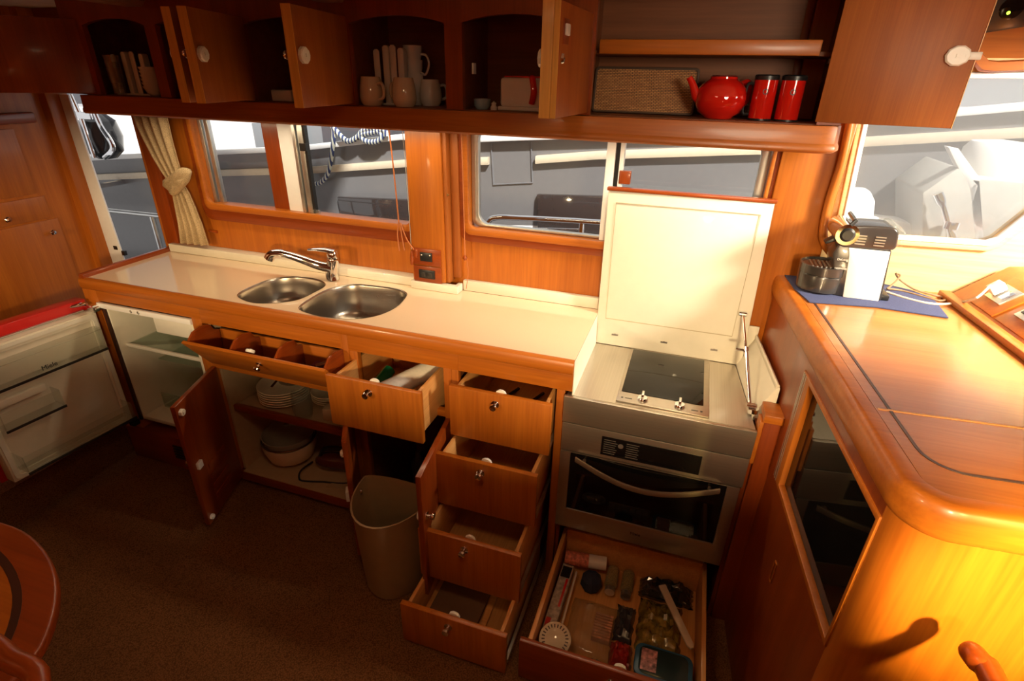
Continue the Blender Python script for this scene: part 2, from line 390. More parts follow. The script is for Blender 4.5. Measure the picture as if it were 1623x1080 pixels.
# forward window (window_3) in the wheelhouse side
w3 = thing('window_3', 'forward wheelhouse window with slanting lower corner', None, (.5, WY, 1.3)); w3['kind'] = 'structure'
hole = [aY(1336, 346, WY), aY(1345, 372, WY), aY(1440, 378, WY), aY(1562, 386, WY), aY(1580, 380, WY), aY(1640, 333, WY), Vector((1.25, WY, 1.62)), Vector((1.22, WY, 1.765)), aY(1623, 117, WY), aY(1535, 117, WY), aY(1420, 114, WY), aY(1385, 116, WY)]
def grow(pts, d):
    c = sum(pts, Vector())/len(pts); return [p+(p-c).normalized()*d for p in pts]
outer = [Vector((.40, WY, 1.30)), Vector((.40, WY, .9)), Vector((.65, WY, .9)), Vector((.9, WY, .9)), Vector((1.1, WY, .9)), Vector((2.4, WY, .9)), Vector((2.4, WY, 1.62)), Vector((2.4, WY, 1.955)), Vector((1.0, WY, 1.955)), Vector((.7, WY, 1.955)), Vector((.55, WY, 1.955)), Vector((.40, WY, 1.955))]
OVERLITX = wood('overexposed_teak_x', 'x', (.80, .60, .30), (.66, .45, .19), rough=.45)  # wood colour paled to put strong overexposed light into the wall and frame
struct('wall_forward', B().ring(outer, hole, (0, .05, 0)), OVERLITX, 'honey teak panelling around the forward window')
struct('wall_lower', B().box(.42, 2.4, WY, WY+.05, -.04, .9), WX)
B().ring(grow(hole, .022), grow(hole, -.004), (0, -.014, 0)).build('frame', OVERLITX, w3, bev=.004)
B().ring(grow(hole, .004), grow(hole, -.012), (0, -.018, 0)).build('rim', WPAINT, w3, bev=.003)
B().prism([p+Vector((0, .03, 0)) for p in hole], (0, .004, 0)).build('pane', GLAREPANE, w3)
# moulding left of the forward window, running down to the chart top
struct('trim_7', B().tube(catmull0([aY(1352, 170, WY-.041), aY(1335, 255, WY-.041), aY(1313, 325, WY-.041), aY(1305, 375, WY-.041), aY(1318, 402, WY-.041), aY(1345, 418, WY-.041)]), .0125, 14), WZ, 'rounded teak bead left of the forward window')
# header with moulding and instrument
struct('trim_8', B().sweep([aY(1531, 60, WY-.03), aY(1540, 85, WY-.03), aY(1556, 104, WY-.03), aY(1575, 106, WY-.03), Vector((.80, WY-.03, 1.785)), Vector((1.6, WY-.03, 1.87))], [(-.012, 0), (.012, 0), (.014, .01), (.010, .024), (-.010, .024), (-.014, .01)], up=(0, -1, 0)), WX, 'curved teak moulding over the forward window', ang=50)
ins = thing('instrument', 'square black instrument with a glowing green light, top right corner', 'gauge', (.68, 1.86, 1.87))
Mi = frame_mat(aY(1610, 8, 1.87), (.99, 0, .17), (-.1, -1, -.35))
B(Mi).box(-.055, .055, -.055, .055, -.02, .006).build('body', BLACK, ins, bev=.006)
B(Mi).box(-.049, .049, -.049, .049, .006, .0075).build('face', DARKGR, ins, bev=.0005)
B(Mi).lathe([(.026, .0075), (.026, .011), (.022, .012), (.0, .012)], (-.008, -.002, 0), 24).build('dial', BLKGL, ins)
B(Mi).lathe([(.004, .012), (.003, .014), (0, .0145)], (-.013, -.012, 0), 12).build('light', LED, ins)
struct('trim_9', B().prism([Vector((.60, 1.92, 1.80)), Vector((.60, 1.89, 1.955)), Vector((.60, 1.92, 1.955))], (1.5, 0, 0)), WX)
# ceiling beams
for i, px in enumerate((205, 522)):
    x = aY(px, 8, 1.58).x
    struct('trim_%d' % (10+i), B().prism([(x-.05, 1.60, 1.955), (x-.05, 1.60, 1.93), (x-.03, 1.60, 1.915), (x+.03, 1.60, 1.915), (x+.05, 1.60, 1.93), (x+.05, 1.60, 1.955)], (0, -3.6, 0)), INX, 'dark ceiling beam')
# ================================================================== WORKTOP, SINK, TAP
def catmull(P, k=5, closed=True):
    P = [Vector(p) for p in P]; n = len(P); out = []
    for i in range(n if closed else n-1):
        g = lambda j: P[j % n] if closed else P[max(0, min(n-1, j))]
        p0, p1, p2, p3 = g(i-1), g(i), g(i+1), g(i+2)
        for q in range(k):
            t = q/k
            out.append(.5*((2*p1)+(p2-p0)*t+(2*p0-5*p1+4*p2-p3)*t*t+(3*p1-p0-3*p2+p3)*t**3))
    if not closed: out.append(P[-1])
    return out
def plate_holes(outer, holes, z0, z1):
    bm = bmesh.new(); loops = []
    for L in [outer]+holes:
        vs = [bm.verts.new((p[0], p[1], z1)) for p in L]; loops.append(vs)
        for i in range(len(vs)): bm.edges.new((vs[i], vs[(i+1) % len(vs)]))
    bmesh.ops.triangle_fill(bm, use_beauty=True, use_dissolve=False, edges=bm.edges[:])
    bm.verts.index_update(); tv = [v.co.copy() for v in bm.verts]; tf = [tuple(v.index for v in f.verts) for f in bm.faces]
    n = len(tv); b = B(); b.add(tv+[Vector((v.x, v.y, z0)) for v in tv], tf+[tuple(i+n for i in f[::-1]) for f in tf])
    for vs in loops:
        for i in range(len(vs)):
            a, c = vs[i].index, vs[(i+1) % len(vs)].index; b.f.append((a, c, c+n, a+n))
    bm.free(); return b
bowlR = catmull([aZ(x, y, .94) for x, y in ((474, 488), (492, 498), (524, 504), (562, 506), (597, 501), (627, 488), (644, 470), (640, 462), (622, 457), (590, 453), (560, 451), (526, 457), (498, 470))], 4)
bowlL = catmull([aZ(x, y, .94) for x, y in ((377, 467), (386, 476), (408, 481), (444, 480), (474, 475), (496, 465), (515, 454), (510, 446), (492, 441), (463, 439), (430, 443), (400, 454))], 4)
wt = thing('worktop', 'glossy cream worktop with teak edge along the galley', 'worktop', (-1.3, 1.68, .90))
WF = .002
plate_holes([(-2.345, 1.455), (-.2622, 1.455), (-.2622, 1.90), (-2.345, 1.90)], [bowlR, bowlL], .905, .94).build('slab', CREAM, wt, smooth=False)
B().sweep([(-2.372, 1.46, .917), (-.262, 1.46, .917)], [(-.006, -.022), (.012, -.022), (.016, -.012), (.016, .010), (.012, .020), (.0, .026), (-.006, .024)]).build('front_edge', WX, wt, bev=.001)
B().sweep([(-2.355, 1.452, .917), (-2.355, 1.92, .917)], [(-.016, -.022), (.012, -.022), (.012, .036), (.006, .042), (-.010, .042), (-.016, .034)]).build('fiddle_rail', RY, wt, bev=.001)
B().box(-2.343, -1.03, 1.868, WY, .9405, .978).build('splashback', CREAMP, wt, bev=.004)
B().box(-1.035, -.825, 1.845, 1.872, .9405, .973).box(-.845, -.825, 1.872, 1.90, .9405, .973).build('splashback', CREAMP, wt, bev=.004)
B().box(-.8245, -.262, 1.898, WY, .9405, .985).build('splashback', CREAMP, wt, bev=.004)
sk = thing('double_sink', 'brushed steel double bowl sink set in the cream worktop', 'sink', (-1.3, 1.65, .80))
for nm, L, dep in (('bowl', bowlR, .15), ('bowl', bowlL, .12)):
    c = sum(L, Vector())/len(L); vs = []; fs = []; n = len(L)
    for k, (s, dz) in enumerate(((1.012, .0015), (1.0, .001), (.985, -.006), (.965, -.03), (.93, -dep*.7), (.86, -dep*.9), (.70, -dep), (.12, -dep-.005))):
        for p in L: vs.append(Vector((c.x+(p.x-c.x)*s, c.y+(p.y-c.y)*s, .94+dz)))
        if k:
            for i in range(n): j = (i+1) % n; fs.append(((k-1)*n+i, (k-1)*n+j, k*n+j, k*n+i))
    fs.append(tuple(7*n+i for i in range(n)))
    o = B().add(vs, fs).build(nm, SINKM, sk, ang=60)
    B().lathe([(.038, .001), (.036, .004), (.026, .001), (.022, -.004), (.0, -.004)], (c.x, c.y, .94-dep-.003), 24).build('drain', CHROME, o)
p = aY(602, 464, 1.83)
B().lathe([(.0, .004), (.010, .003), (.012, 0)], (p.x, 1.812, .90), 16, ax=(0, -1, .2), cap=False).build('overflow', CHROME, sk)
tp = thing('mixer_tap', 'chrome single lever mixer tap behind the sink', 'tap', (-1.385, 1.81, .9405))
fb = Vector((-1.385, 1.812, .9405))
B().tube(catmull([fb, fb+Vector((-.003, 0, .03)), fb+Vector((.006, 0, .065)), fb+Vector((.014, 0, .10))], 4, False), [.027, .0265, .026, .0255, .025, .0245, .024, .024, .024, .0245, .0245, .025, .022], 20).build('body', CHROME, tp)
sp = catmull([fb+Vector((.01, -.002, .055)), fb+Vector((-.05, -.012, .063)), fb+Vector((-.13, -.03, .088)), fb+Vector((-.20, -.045, .105)), fb+Vector((-.245, -.055, .100)), fb+Vector((-.262, -.058, .080))], 5, False)
m = len(sp); B().tube(sp, [.025-.007*min(1, i/(m*.45))+.004*max(0, (i/m-.7)/.3) for i in range(m)], 16).build('spout', CHROME, tp)
B().tube([fb+Vector((.014, 0, .098)), fb+Vector((.014, 0, .118)), fb+Vector((.014, 0, .128))], [.022, .024, .019], 20).build('cartridge_cap', CHROME, tp)
B().tube([fb+Vector((.030, 0, .128)), fb+Vector((-.01, -.003, .132)), fb+Vector((-.06, -.006, .130)), fb+Vector((-.095, -.008, .124))], [.018, .021, .015, .010], 14, flat_=.5).build('lever', CHROME, tp)

# ================================================================== FITTINGS
def knob_on(parent, p, n, name='knob', s=1.0):
    return B().lathe([(.014*s, 0), (.014*s, .002), (.0055*s, .004), (.0055*s, .012*s), (.010*s, .015*s), (.013*s, .020*s), (.011*s, .026*s), (.0, .028*s)], p, 18, ax=n).build(name, CHROME, parent)
def catch_on(parent, p, n, up=(0, 0, 1), s=1.0, name='catch'):
    n = Vector(n).normalized(); M = frame_mat(p, Vector(up).cross(n), n)
    b = B(M).lathe([(.021*s, 0), (.021*s, .008), (.018*s, .011), (.0, .011)], (0, 0, 0), 10, sx=1.0, sy=.88)
    b.box(-.004, .004, -.004, .004, .011, .0135).lathe([(.0025, .011), (.0025, .012)], (.013*s, 0, 0), 8)
    return b.build(name, WHITE, parent)
YF = 1.465
def drawer(cab, x0, x1, yf, zb, zt, depth=.38, side=PY, knobx=None, side_h=None, bottom=PX):
    t = .012; xi0, xi1 = x0+.016, x1-.016; y1 = yf+.018; yb = yf+depth; sb = zb+.02; st = zt-.012
    b = B().box(xi0, xi0+t, y1, yb, sb, st).box(xi1-t, xi1, y1, yb, sb, st).box(xi0+t, xi1-t, yb-t, yb, sb, st).box(xi0+t, xi1-t, y1, yb-t, sb+.004, sb+.012)
    d = b.build('drawer', side, cab, bev=.0015)
    B().box(x0, x1, yf, yf+.018, zb, zt).build('drawer_front', WZ, d, bev=.002)
    kx = knobx if knobx is not None else (x0+x1)/2
    knob_on(d, (kx, yf, zt-.037), (0, -1, 0))
    catch_on(d, (kx+.012, yf+.018, zt-.008), (0, 1, 0), s=.9)
    return d

# ================================================================== FRIDGE
fr = thing('fridge', 'built-in white fridge with its door wide open', 'fridge', (-2.06, 1.65, .22))
X0, X1, Z0, Z1 = -2.312, -1.822, .236, .82
b = B().box(X0, X0+.02, 1.47, 1.86, Z0, Z1).box(X1-.02, X1, 1.47, 1.86, Z0, Z1).box(X0+.02, X1-.02, 1.84, 1.86, Z0, Z1).box(X0+.02, X1-.02, 1.47, 1.84, Z1-.02, Z1).box(X0+.02, X1-.02, 1.47, 1.84, Z0, Z0+.02)
b.build('liner', FRW, fr, bev=.004)
B().box(X0+.20, X1-.02, 1.52, 1.84, .70, Z1-.021).build('ice_box', WHITE, fr, bev=.006)
B().box(X0+.02, X1-.02, 1.50, 1.838, .615, .620).build('glass_shelf', GREENGL, fr)
B().box(X0+.02, X1-.02, 1.498, 1.510, .610, .626).build('shelf_trim', WHITE, fr, bev=.002)
B().box(X0+.02, X1-.02, 1.62, 1.838, .485, .490).build('glass_shelf', GREENGL, fr)
B().box(X0+.05, X1-.05, 1.56, 1.82, .258, .266).box(X0+.05, X1-.05, 1.56, 1.564, .266, .34).build('crisper', GREENGL, fr, bev=.001)
B().box(X0-.01, X1+.006, 1.452, 1.468, .812, .835).build('top_trim', WPAINT, fr, bev=.002)
B().box(X0-.004, X0+.014, 1.462, 1.47, Z0, Z1-.01).build('gasket', GROOVE, fr)
for x in (-2.13, -2.09): B().lathe([(.007, 0), (.005, .002), (0, .002)], (x, 1.452, .823), 10, ax=(0, -1, 0)).build('screw', ALU, fr)
# door, hinged at the left
H = Vector((-2.325, 1.44, 0)); dd = Vector((-.08, -1, 0)).normalized(); N = Vector((-dd.y, dd.x, 0)) * 1   # N: inner face normal, towards +X
MD = Matrix(((dd.x, N.x, 0, H.x), (dd.y, N.y, 0, H.y), (0, 0, 1, 0), (0, 0, 0, 1)))    # local: s along door, t towards interior, z
dr = B(MD).box(.0, .48, -.052, -.010, .245, .80).ring([Vector(p) for p in ((.0, -.010, .245), (.48, -.010, .245), (.48, -.010, .80), (.0, -.010, .80))], [Vector(p) for p in ((.03, -.010, .28), (.45, -.010, .28), (.45, -.010, .765), (.03, -.010, .765))], (0, .012, 0)).build('door', FRW, fr, bev=.004)
B(MD).box(-.004, .50, -.112, -.053, .238, .845).build('door_front', RED, dr, bev=.003)
B(MD).ring(rr(.008, .472, .252, .793, .02, y=0), rr(.022, .458, .266, .779, .02, y=0), (0, .006, 0)).build('gasket', WHITE, dr)
B(MD).box(.02, .46, -.05, -.04, .801, .806).build('top_rail', ALU, dr)
def bin_(s0, s1, z0, z1, dep, name, lip=True):
    bb = B(MD).box(s0, s1, .0, dep, z0, z0+.004).box(s0, s1, dep-.004, dep, z0+.004, z1).box(s0, s0+.004, .0, dep-.004, z0+.004, z1).box(s1-.004, s1, 0, dep-.004, z0+.004, z1)
    o = bb.build(name, CLEARP, dr, bev=.001)
    if lip: B(MD).box(s0-.002, s1+.002, dep, dep+.004, z0-.006, z0+.004).build('trim_strip', DARKGR, o)
    return o
bin_(.025, .455, .645, .735, .045, 'door_shelf'); B(MD).box(.025, .455, 0, .05, .735, .742).build('shelf_flap', CLEARP, dr, bev=.001)
bin_(.25, .455, .490, .565, .06, 'door_shelf'); B(MD).box(.27, .455, 0, .02, .565, .595).build('egg_ledge', FRW, dr, bev=.004)
bin_(.025, .455, .30, .375, .08, 'bottle_shelf')
text('Miele', .026, frame_mat(MD @ Vector((.245, .0475, .668)), dd*-1, N), BLACK, 'badge', dr, .001)
b = B().box(-2.40, -2.30, 1.43, 1.50, .812, .822).tube([(-2.37, 1.44, .828), (-2.40, 1.36, .830), (-2.42, 1.30, .826)], .008, 8).box(-2.345, -2.31, 1.425, 1.455, .80, .83)
b.build('hinge', CHROME, fr, bev=.001); B().box(-2.345, -2.315, 1.43, 1.46, .215, .24).build('hinge', BLACK, fr)

# ================================================================== BASE CABINETS
CINT = flat('cream_cabinet_lining', (.46, .33, .20), .6, var=.05)
fc = thing('fridge_cabinet', 'teak housing around the open fridge with vented plinth', 'cabinet', (-2.1, 1.5, 0))
B().box(-2.40, -2.318, YF, 1.90, .182, .895).build('side_panel', WZ, fc, bev=.002)
B().box(-2.318, -1.768, YF-.002, YF+.02, .84, .896).build('top_rail', WX, fc, bev=.001)
B().box(-1.818, -1.768, YF-.002, 1.90, .08, .84).build('stile', WZ, fc, bev=.001)
B().box(-2.42, -1.80, YF-.008, 1.88, 0, .18).build('plinth', RX, fc, bev=.003)
b = B()
for k in range(5): b.box(-2.14, -1.95, YF-.013, YF-.008, .062+k*.016, .070+k*.016)
b.build('vent_grille', BLACK, fc)

sc = thing('sink_cabinet', 'teak cupboard under the sink with two open doors and tilt tray', 'cabinet', (-1.45, 1.6, 0))
B().box(-1.768, -1.125, YF-.002, YF+.02, .826, .896).build('rail', WX, sc, bev=.001); B().box(-1.768, -1.125, YF-.002, YF+.02, .624, .662).build('rail', WX, sc, bev=.001)
B().box(-1.125, -1.092, YF-.002, YF+.02, .0, .896).build('stile', WZ, sc, bev=.001)
B().box(-1.762, -1.75, YF+.02, 1.89, .08, .82).build('side_panel', CINT, sc); B().box(-1.16, -1.148, YF+.02, 1.89, .08, .655).build('side_panel', CINT, sc); B().box(-1.75, -1.16, 1.875, 1.89, .08, .82).build('back_panel', CINT, sc)
B().box(-1.75, -1.16, YF+.001, 1.875, .068, .082).build('bottom_panel', CINT, sc)
B().box(-1.748, -1.162, YF+.05, 1.875, .398, .412).build('shelf', CINT, sc)
B().box(-1.748, -1.162, YF+.03, YF+.052, .392, .424).build('shelf_edge', RX, sc, bev=.003)
B().box(-1.768, -1.125, YF+.0, YF+.02, .03, .078).build('bottom_rail', RX, sc, bev=.003)
B().box(-1.762, -1.125, YF+.045, YF+.06, .0, .05).build('plinth', RX, sc)
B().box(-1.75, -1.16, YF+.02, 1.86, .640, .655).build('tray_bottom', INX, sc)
# tilt tray
td = B().prism([(-1.745, 1.335, .800), (-1.745, 1.347, .806), (-1.745, 1.452, .668), (-1.745, 1.440, .660)], (.635, 0, 0)).build('tilt_tray', WX, sc, bev=.002)
for x in (-1.735, -1.535, -1.335, -1.125):
    arc = [Vector((x, 1.352, .800)), Vector((x, 1.38, .826)), Vector((x, 1.42, .835)), Vector((x, 1.462, .826)), Vector((x, 1.475, .80)), Vector((x, 1.50, .79)), Vector((x, 1.50, .67)), Vector((x, 1.452, .67))]
    B().prism(arc, (.009, 0, 0)).build('divider', RY, td, bev=.001)
B().box(-1.725, -1.126, 1.50, 1.512, .67, .792).build('tray_back', WX, td, bev=.001)
B().box(-1.725, -1.126, 1.452, 1.50, .668, .676).build('tray_floor', INX, td)
knob_on(td, (-1.425, 1.372, .752), (0, -.8, -.6)); catch_on(td, (-1.44, 1.355, .806), (0, .6, .8), s=.8)
def swing(cab, hx, hy, ex, ey, z0, z1, inner, name='door', mat=WZ, th=.018):
    """door leaf from hinge (hx,hy) to free edge (ex,ey); inner: +1/-1 side (relative to left of direction) that carries the catch"""
    d = Vector((ex-hx, ey-hy, 0)); L = d.length; d.normalize(); n = Vector((-d.y, d.x, 0))*inner
    M = Matrix(((d.x, n.x, 0, hx), (d.y, n.y, 0, hy), (0, 0, 1, 0), (0, 0, 0, 1)))
    o = B(M).box(0, L, -th, 0, z0, z1).build(name, mat, cab, bev=.002)
    return o, M, L, n
do, M, L, n = swing(sc, -1.752, 1.462, -1.650, 1.170, .062, .632, 1, mat=RZ)
catch_on(do, M @ Vector((L-.025, 0, .595)), n, s=.75); B(M).box(L-.05, L-.02, 0, .012, .33, .36).build('striker', WHITE, do, bev=.002); catch_on(do, M @ Vector((L-.02, 0, .09)), n, s=.6)
b = B(M)
for k in range(4): b.box(.09, L-.09, .0005, .005, .13+.05*k, .15+.05*k)
b.build('louvre', RX, do); knob_on(do, M @ Vector((L-.04, -.018, .35)), -n)
do, M, L, n = swing(sc, -1.132, 1.460, -1.000, 1.235, .062, .604, -1, mat=RZ)
catch_on(do, M @ Vector((L-.03, 0, .53)), n, s=.75); B(M).box(L-.05, L-.015, 0, .014, .32, .365).build('striker', WHITE, do, bev=.002)
knob_on(do, M @ Vector((L-.03, -.018, .35)), -n)

wc = thing('waste_cabinet', 'teak cupboard with open drawer above and open bin door', 'cabinet', (-.9, 1.6, 0))
B().box(-1.092, -.66, YF-.002, YF+.02, .826, .896).box(-1.09, -.716, YF-.002, YF+.02, .624, .65).build('rail', WX, wc, bev=.001)
B().box(-1.09, -1.056, YF-.002, YF+.02, .0, .826).build('stile', WZ, wc, bev=.001); B().box(-.716, -.686, YF-.002, YF+.02, .0, .826).build('stile', WZ, wc, bev=.001)
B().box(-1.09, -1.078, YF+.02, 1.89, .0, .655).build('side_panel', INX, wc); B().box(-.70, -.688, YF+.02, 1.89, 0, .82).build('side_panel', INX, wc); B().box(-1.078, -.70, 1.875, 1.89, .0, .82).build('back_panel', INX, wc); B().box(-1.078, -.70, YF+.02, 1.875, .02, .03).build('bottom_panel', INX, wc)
d1 = drawer(wc, -1.090, -.730, 1.315, .604, .804, .40, knobx=-.923)
do, M, L, n = swing(wc, -.712, 1.460, -.668, 1.138, .10, .622, -1, mat=RZ)
catch_on(do, M @ Vector((L-.03, 0, .44)), n, s=.9); knob_on(do, M @ Vector((L-.03, -.018, .44)), -n)

dc = thing('drawer_cabinet', 'teak stack of four open drawers left of the oven', 'cabinet', (-.5, 1.6, 0))
B().box(-.66, -.262, YF-.002, YF+.02, .826, .896).build('rail', WX, dc, bev=.001)
B().box(-.313, -.286, YF-.002, YF+.02, .0, .826).build('stile', WZ, dc, bev=.001); B().box(-.6855, -.660, YF-.002, YF+.02, .0, .826).build('stile', WZ, dc, bev=.001)
B().box(-.686, -.674, YF+.02, 1.89, 0, .82).build('side_panel', INX, dc); B().box(-.300, -.288, YF+.02, 1.89, 0, .82).build('side_panel', INX, dc); B().box(-.674, -.300, 1.875, 1.89, 0, .82).build('back_panel', INX, dc)
for (x0, x1, yf, zb, zt, dp) in ((-.668, -.313, 1.400, .602, .800, .40), (-.678, -.321, 1.289, .386, .600, .42), (-.687, -.329, 1.162, .166, .380, .44), (-.690, -.325, 1.020, .010, .187, .46)):
    q = drawer(dc, x0, x1, yf, zb, zt, dp, knobx=(x0+x1)/2-.012)
    for xr in (x0+.002, x1-.012): B().box(xr, xr+.010, yf+.03, yf+dp+.1, zb+.012, zb+.028).build('runner', ALU, q)

# ================================================================== OVEN + DRAWER BELOW
oc = thing('oven_housing', 'dark teak housing around the oven with a full open drawer below', 'cabinet', (0, 1.65, 0))
B().box(-.2838, -.272, YF+.01, 1.90, .0, .81).build('side_panel', RZ, oc); B().box(.292, .304, YF+.01, 1.90, .0, .81).build('side_panel', RZ, oc)
B().box(-.272, .292, YF+.005, 1.90, .252, .266).build('shelf_panel', RX, oc)
d6 = B().box(-.262, -.248, 1.046, 1.53, .03, .18).box(.246, .260, 1.046, 1.53, .03, .18).box(-.248, .246, 1.516, 1.53, .03, .185).box(-.248, .246, 1.046, 1.516, .034, .044).build('drawer', PY, oc, bev=.002)
B().box(-.285, .285, 1.028, 1.046, .010, .183).build('drawer_front', RX, d6, bev=.002)
knob_on(d6, (0, 1.028, .13), (0, -1, 0)); catch_on(d6, (.02, 1.046, .172), (0, 1, 0), s=.9)
B().box(-.27, -.264, 1.10, 1.85, .06, .08).build('runner', ALU, d6); B().box(.262, .268, 1.10, 1.85, .06, .08).build('runner', ALU, d6)

ov = thing('oven', 'brushed steel built-in oven with bowed handle and black window', 'oven', (0, 1.65, .268))
B().box(-.265, .275, 1.475, 1.86, .275, .715).build('body', DARKGR, ov)
cp = B().box(-.283, .290, 1.442, 1.474, .610, .719).build('control_panel', STX, ov, bev=.002)
B().box(-.150, .159, 1.4395, 1.4415, .625, .697).build('display', BLKGL, cp, bev=.0005)
b = B()
for k in range(7):
    b.box(-.142, -.105+.003*(k % 3), 1.4388, 1.4394, .634+k*.0085, .6365+k*.0085); b.box(-.070, -.030-.004*(k % 2), 1.4388, 1.4394, .634+k*.0085, .6365+k*.0085)
b.lathe([(.009, 0), (.009, .0006)], (-.088, 1.4394, .672), 12, ax=(0, -1, 0))
b.build('printing', ALU, cp)
od = B().ring(rr(-.283, .285, .272, .606, .003, y=1.442), rr(-.248, .248, .358, .604, .004, y=1.442), (0, .030, 0)).build('door', STX, ov, bev=.0015)
B().box(-.2478, .2478, 1.447, 1.470, .3582, .6035).build('window', BLKGL, od)
hp = [Vector((-.228+.456*t, 1.430-.030*math.sin(PI*t), .590-.045*math.sin(PI*t))) for t in [i/16 for i in range(17)]]
B().sweep(hp, [(-.003, -.009), (.003, -.009), (.005, 0), (.003, .009), (-.003, .009), (-.005, 0)]).tube([hp[1], hp[1]+Vector((0, .024, 0))], .006, 8).tube([hp[-2], hp[-2]+Vector((0, .024, 0))], .006, 8).build('handle', flat('warm_steel', (.45, .38, .30), .42, metal=.9), od, ang=50)
text('Miele', .016, frame_mat((0, 1.4415, .318), (1, 0, 0), (0, -1, 0)), BLACK, 'badge', od)

# ================================================================== COOKTOP WELL, HOB, LID
ck = thing('cooktop_surround', 'brushed steel recess holding the small hob between the counters', 'cooktop', (0, 1.65, .72))
B().box(-.2845, .291, 1.442, 1.456, .722, .818).build('fascia', STX, ck, bev=.002)
B().prism([(-.278, 1.456, .818), (.287, 1.456, .818), (.246, WY-.06, .818), (-.262, WY-.06, .818)], (0, 0, -.004)).build('steel_surface', STY, ck)
B().prism([(-.2615, 1.456, .8185), (-.2615, 1.456, .939), (-.2575, 1.456, .8185)], (0, .40, 0)).build('side_wall', CREAMP, ck)
B().prism([(.280, 1.535, .8185), (.330, 1.535, .925), (.338, 1.535, .925), (.338, 1.535, .80), (.286, 1.535, .80)], (-.036, .37, 0)).build('side_upstand', CREAMP, ck, bev=.002)
B().sweep([(.331, 1.536, .925), (.296, 1.90, .925)], [(-.006, -.004), (.005, -.004), (.005, .006), (-.002, .012), (-.006, .008)]).build('upstand_lip', CREAMP, ck, bev=.001)
B().box(.262, .30, 1.885, WY-.026, .82, .965).build('upstand_back', CREAMP, ck, bev=.003)
hb = thing('hob', 'small domino hob with dark glass and two chrome knobs', 'hob', (0, 1.7, .8182))
zb = .822
cor = [aZ(975, 642, zb), aZ(1127, 662, zb), aZ(1115, 552, zb), aZ(1000, 538, zb)]
hx0, hx1, hy0, hy1 = -.124, .157, 1.468, 1.852
B().box(hx0, hx1, hy0, hy1, .8182, .824).build('frame', STX, hb, bev=.002)
B().box(hx0+.010, hx1-.018, hy0+.058, hy1-.010, .8242, .8262).build('glass_top', BLKGL, hb, bev=.001)
for x in (-.045, .068):
    k = B().lathe([(.017, 0), (.017, .006), (.0145, .010), (.0, .011)], (x, 1.497, .8241), 24).build('knob', CHROME, hb)
    B().box(x-.004, x+.004, 1.483, 1.511, .834, .850).build('grip', CHROME, k, bev=.002)
B().box(-.110, -.104, 1.487, 1.493, .8241, .8246).box(-.098, -.076, 1.488, 1.492, .8241, .8246).box(.104, .124, 1.488, 1.492, .8241, .8246).box(.130, .137, 1.487, 1.494, .8241, .8246).build('printing', BLACK, hb)
ld = thing('hob_cover', 'raised cream hob cover panel with teak top edge', 'cover', (0, 1.872, .83))
B().prism([(-.262, 1.860, .819), (.266, 1.860, .819), (.252, 1.862, 1.392), (-.267, 1.862, 1.392)], (0, .016, 0)).build('panel', CREAMP, ld, bev=.003)
g = [(-.232, 1.8605, .925), (.215, 1.8605, .925), (.220, 1.8605, 1.355), (-.238, 1.8605, 1.355)]
gi = [(x*.992, y, .925+(z-.925)*1.0+(.003 if z < 1 else -.003)) for x, y, z in g]
B().ring(g, gi, (0, -.0012, 0)).build('groove', flat('lid_groove', (.42, .36, .24), .5), ld)
B().prism([(-.272, 1.856, 1.392), (-.272, 1.880, 1.392), (-.272, 1.880, 1.404), (-.272, 1.856, 1.404)], (.530, 0, 0)).build('top_edge', RX, ld, bev=.003)
for x in (-.19, -.01, .165):
    B().box(x-.012, x+.012, 1.856, 1.8598, .862, .867).lathe([(.004, 0), (.003, .004), (0, .004)], (x, 1.860, .865), 8, ax=(0, -1, 0)).build('hinge', flat('hinge_steel', (.25, .22, .2), .4, metal=.8), ld)
s0 = Vector((.232, 1.850, 1.018)); s2 = Vector((.272, 1.545, .845)); s1 = s0.lerp(s2, .42)
B().tube([s0, s1], .0042, 10).tube([s1, s2], .0068, 12).lathe([(.009, -.008), (.009, .008)], s1, 12, ax=s2-s0).lathe([(.008, -.012), (.008, .012)], s0, 10, ax=(1, 0, 0)).lathe([(.008, -.010), (.008, .018)], s2, 10, ax=(1, 0, 0)).box(.268, .292, 1.53, 1.56, .824, .838).box(s1.x-.03, s1.x, s1.y-.004, s1.y+.004, s1.z-.004, s1.z+.004).build('stay', CHROME, ld)
# ================================================================== OVERHEAD CABINETS
YU = 1.64; SZ_ = 1.636
uc = thing('overhead_cabinet', 'long teak overhead cabinet with arched openings and doors swung open', 'cabinet', (-1.0, 1.78, 1.57))
ops = [(-2.19, -1.895), (-1.846, -1.520), (-1.475, -1.120), (-1.076, -.755), (-.70, -.395)]
b = B()
for x0, x1 in ops:
    n = 8; pts = [Vector((x0, YU, 1.955)), Vector((x1, YU, 1.955))]
    for i in range(n+1):
        t = i/n; pts.append(Vector((x1+(x0-x1)*t, YU, 1.866+.020*math.sin(PI*t)**.8)))
    b.prism(pts, (0, .02, 0))
edges = [-2.29]+[v for o in ops for v in o]+[-.31]
for i in range(0, len(edges), 2): b.box(edges[i], edges[i+1], YU, YU+.02, SZ_, 1.955)
b.box(-.31, .275, YU, YU+.02, 1.935, 1.955).box(.275, .33, YU, YU+.02, SZ_, 1.955)
b.build('face_frame', RZ, uc, smooth=False)
B().sweep([(-2.29, YU-.002, SZ_), (.285, YU-.002, SZ_), (.318, YU+.010, SZ_), (.331, YU+.045, SZ_), (.332, 1.895, SZ_)], [(-.02, -.002), (.010, -.002), (.012, -.045), (.016, -.052), (.017, -.062), (.010, -.068), (-.02, -.068)]).build('valance', WX, uc, bev=.001, ang=25)
B().box(-2.29, .315, YU+.018, WY-.002, SZ_-.02, SZ_).build('shelf_floor', INX, uc)
